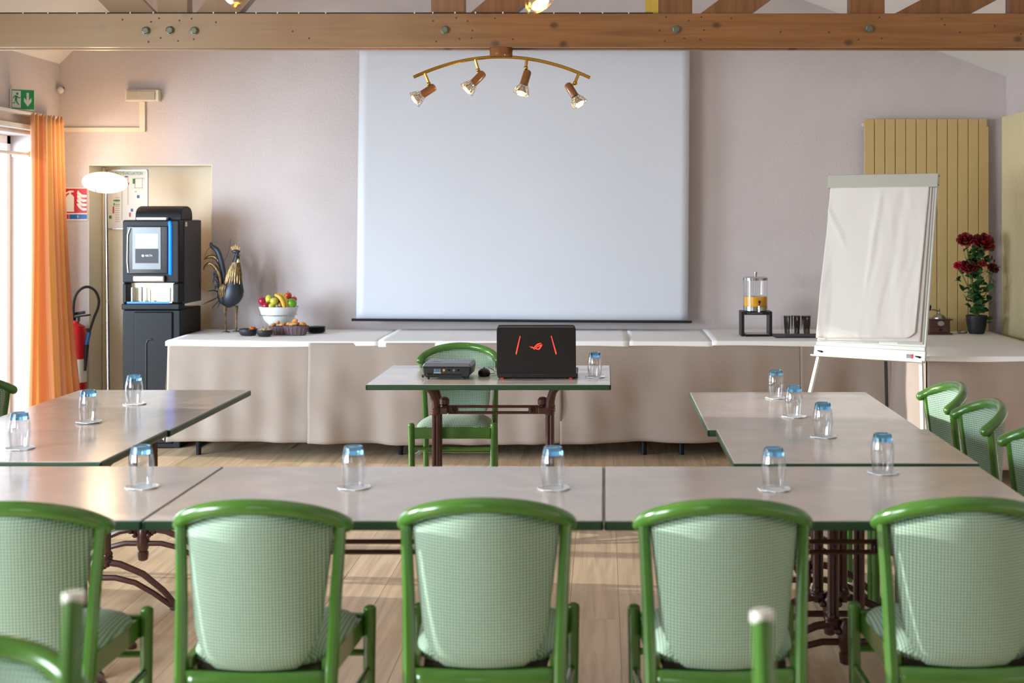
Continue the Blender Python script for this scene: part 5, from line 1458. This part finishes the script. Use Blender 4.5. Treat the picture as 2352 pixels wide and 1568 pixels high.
for i, (bx_, by_, dy, r_, m_) in enumerate(blooms):
    r_ *= 1.15
    b0 = Vector((.012 * math.cos(i * 2.2), .012 * math.sin(i * 2.2), .10)); top_ = pq(bx_, by_ + r_ * .5, dy)
    mid = (b0 + top_) / 2 + Vector((.015 * math.sin(i * 3), .02 * math.cos(i * 2), .03))
    pp = smoothp([b0, (b0 + mid) / 2 + Vector((0, 0, .02)), mid, top_])
    MB().tube(pp, .0032, 6).build('stem', Ms, rp); stems.append(pp)
    # layered petals
    mb = MB(); R2 = r_ * pk
    for ring, (np_, tiltp, rr4, hh) in enumerate(((3, .18, .38, .75), (5, .42, .58, .72), (6, .8, .8, .6), (7, 1.15, .98, .42))):
        for p_ in range(np_):
            a0 = 2 * PI * p_ / np_ + ring * .7 + i
            b2 = len(mb.v)
            for jv in range(5):
                for iu in range(6):
                    uu = iu / 5 * 2 - 1; vv = jv / 4
                    wdt = (.9 * math.sin(PI * min(1, .18 + .72 * vv)) ** .6) * (2.4 / np_ + .25)
                    ang = a0 + uu * wdt
                    rad_ = R2 * rr4 * (.25 + .75 * math.sin(vv * (PI / 2) * (.6 + .4 * min(1, tiltp)))) + R2 * .10 * tiltp * max(0, vv - .7) / .3
                    zz_ = R2 * (hh * (vv ** 1.1) * 1.5 - .55) - R2 * .25 * tiltp * max(0, vv - .65) / .35 - R2 * .12 * uu * uu * vv
                    mb.v.append(Vector((rad_ * math.cos(ang), rad_ * math.sin(ang), zz_)))
            for jv in range(4):
                for iu in range(5):
                    a = b2 + jv * 6 + iu; mb.f.append((a, a + 1, a + 7, a + 6))
    tl = Matrix.Translation(pq(bx_, by_ + r_ * .1, dy)) @ Matrix.Rotation(.75, 4, 'X') @ Matrix.Rotation((bx_ - 2240) * .006, 4, 'Y')
    bl = mb.xf(tl).build('bloom', m_, rp, solid=.001)
    sp_ = MB()
    for k in range(5):
        a = 2 * PI * k / 5; sp_.tube([tl @ Vector((0, 0, -R2 * .6)), tl @ Vector((R2 * .35 * math.cos(a), R2 * .35 * math.sin(a), -R2 * .55)), tl @ Vector((R2 * .6 * math.cos(a), R2 * .6 * math.sin(a), -R2 * .75))], [.003, .004, .001], 5, flat=.4)
    sp_.build('sepals', Ms, bl)
for (bx_, by_) in ((2214, 573), (2229, 576), (2278, 590), (2284, 598), (2264, 606)):
    bd = MB().lathe([(.001, 0), (.005, .004), (.0065, .012), (.003, .021), (.001, .023)], 10, pq(bx_, by_ + 5)).build('bud', Mro, rp)
    MB().tube([pq(bx_, by_ + 5), pq(bx_ + (2240 - bx_) * .4, by_ + 40)], .0016, 5).build('bud_stem', Ms, rp)
lm = MB()
def lf(u, v):
    s = 2 * u - 1; wd_ = .5 * math.sin(PI * min(1, .02 + .96 * v ** .8)) ** .8 * (1 + .05 * math.cos(v * 40))
    return (s * wd_, v, .10 * abs(s) * wd_ * 2 - .25 * v * v + .02)
lm.grid(lf, 4, 7)
leaf0 = lm.build('leaf', Mlf, rp, solid=.02, angle=80)
leafn = 0
rl_ = random.Random(5)
spots_ = []
for i in range(165):
    ppx = 2243 + rl_.gauss(0, 1) * 15; ppy = rl_.uniform(570, 722)
    if 580 < ppy < 625: ppx = 2243 + rl_.gauss(0, 1) * 17
    if ppy > 700: ppx = 2243 + rl_.gauss(0, 1) * 13
    spots_.append((ppx, ppy))
spots_ += [(2203, 647), (2196, 645), (2210, 672), (2213, 690), (2222, 668), (2282, 690), (2272, 665), (2288, 628), (2278, 630), (2272, 735), (2274, 742), (2230, 716), (2226, 718), (2235, 568), (2250, 572), (2272, 575), (2279, 578)]
for (ppx, ppy) in spots_:
    o = leaf0 if leafn == 0 else leaf0.copy()
    if leafn: COL.objects.link(o)
    leafn += 1
    d_ = Vector((ppx - 2243, 0, 0)); ang = math.atan2(-(ppx - 2243), 8) + rl_.uniform(-.8, .8)
    s_ = rl_.uniform(.036, .056)
    o.location = pq(ppx - math.copysign(5, ppx - 2243), ppy, rl_.uniform(-.07, .05)); o.scale = (s_, s_, s_)
    o.rotation_euler = (rl_.uniform(.1, 1.5), rl_.uniform(-.5, .5), ang + (PI if rl_.random() < .45 else 0))
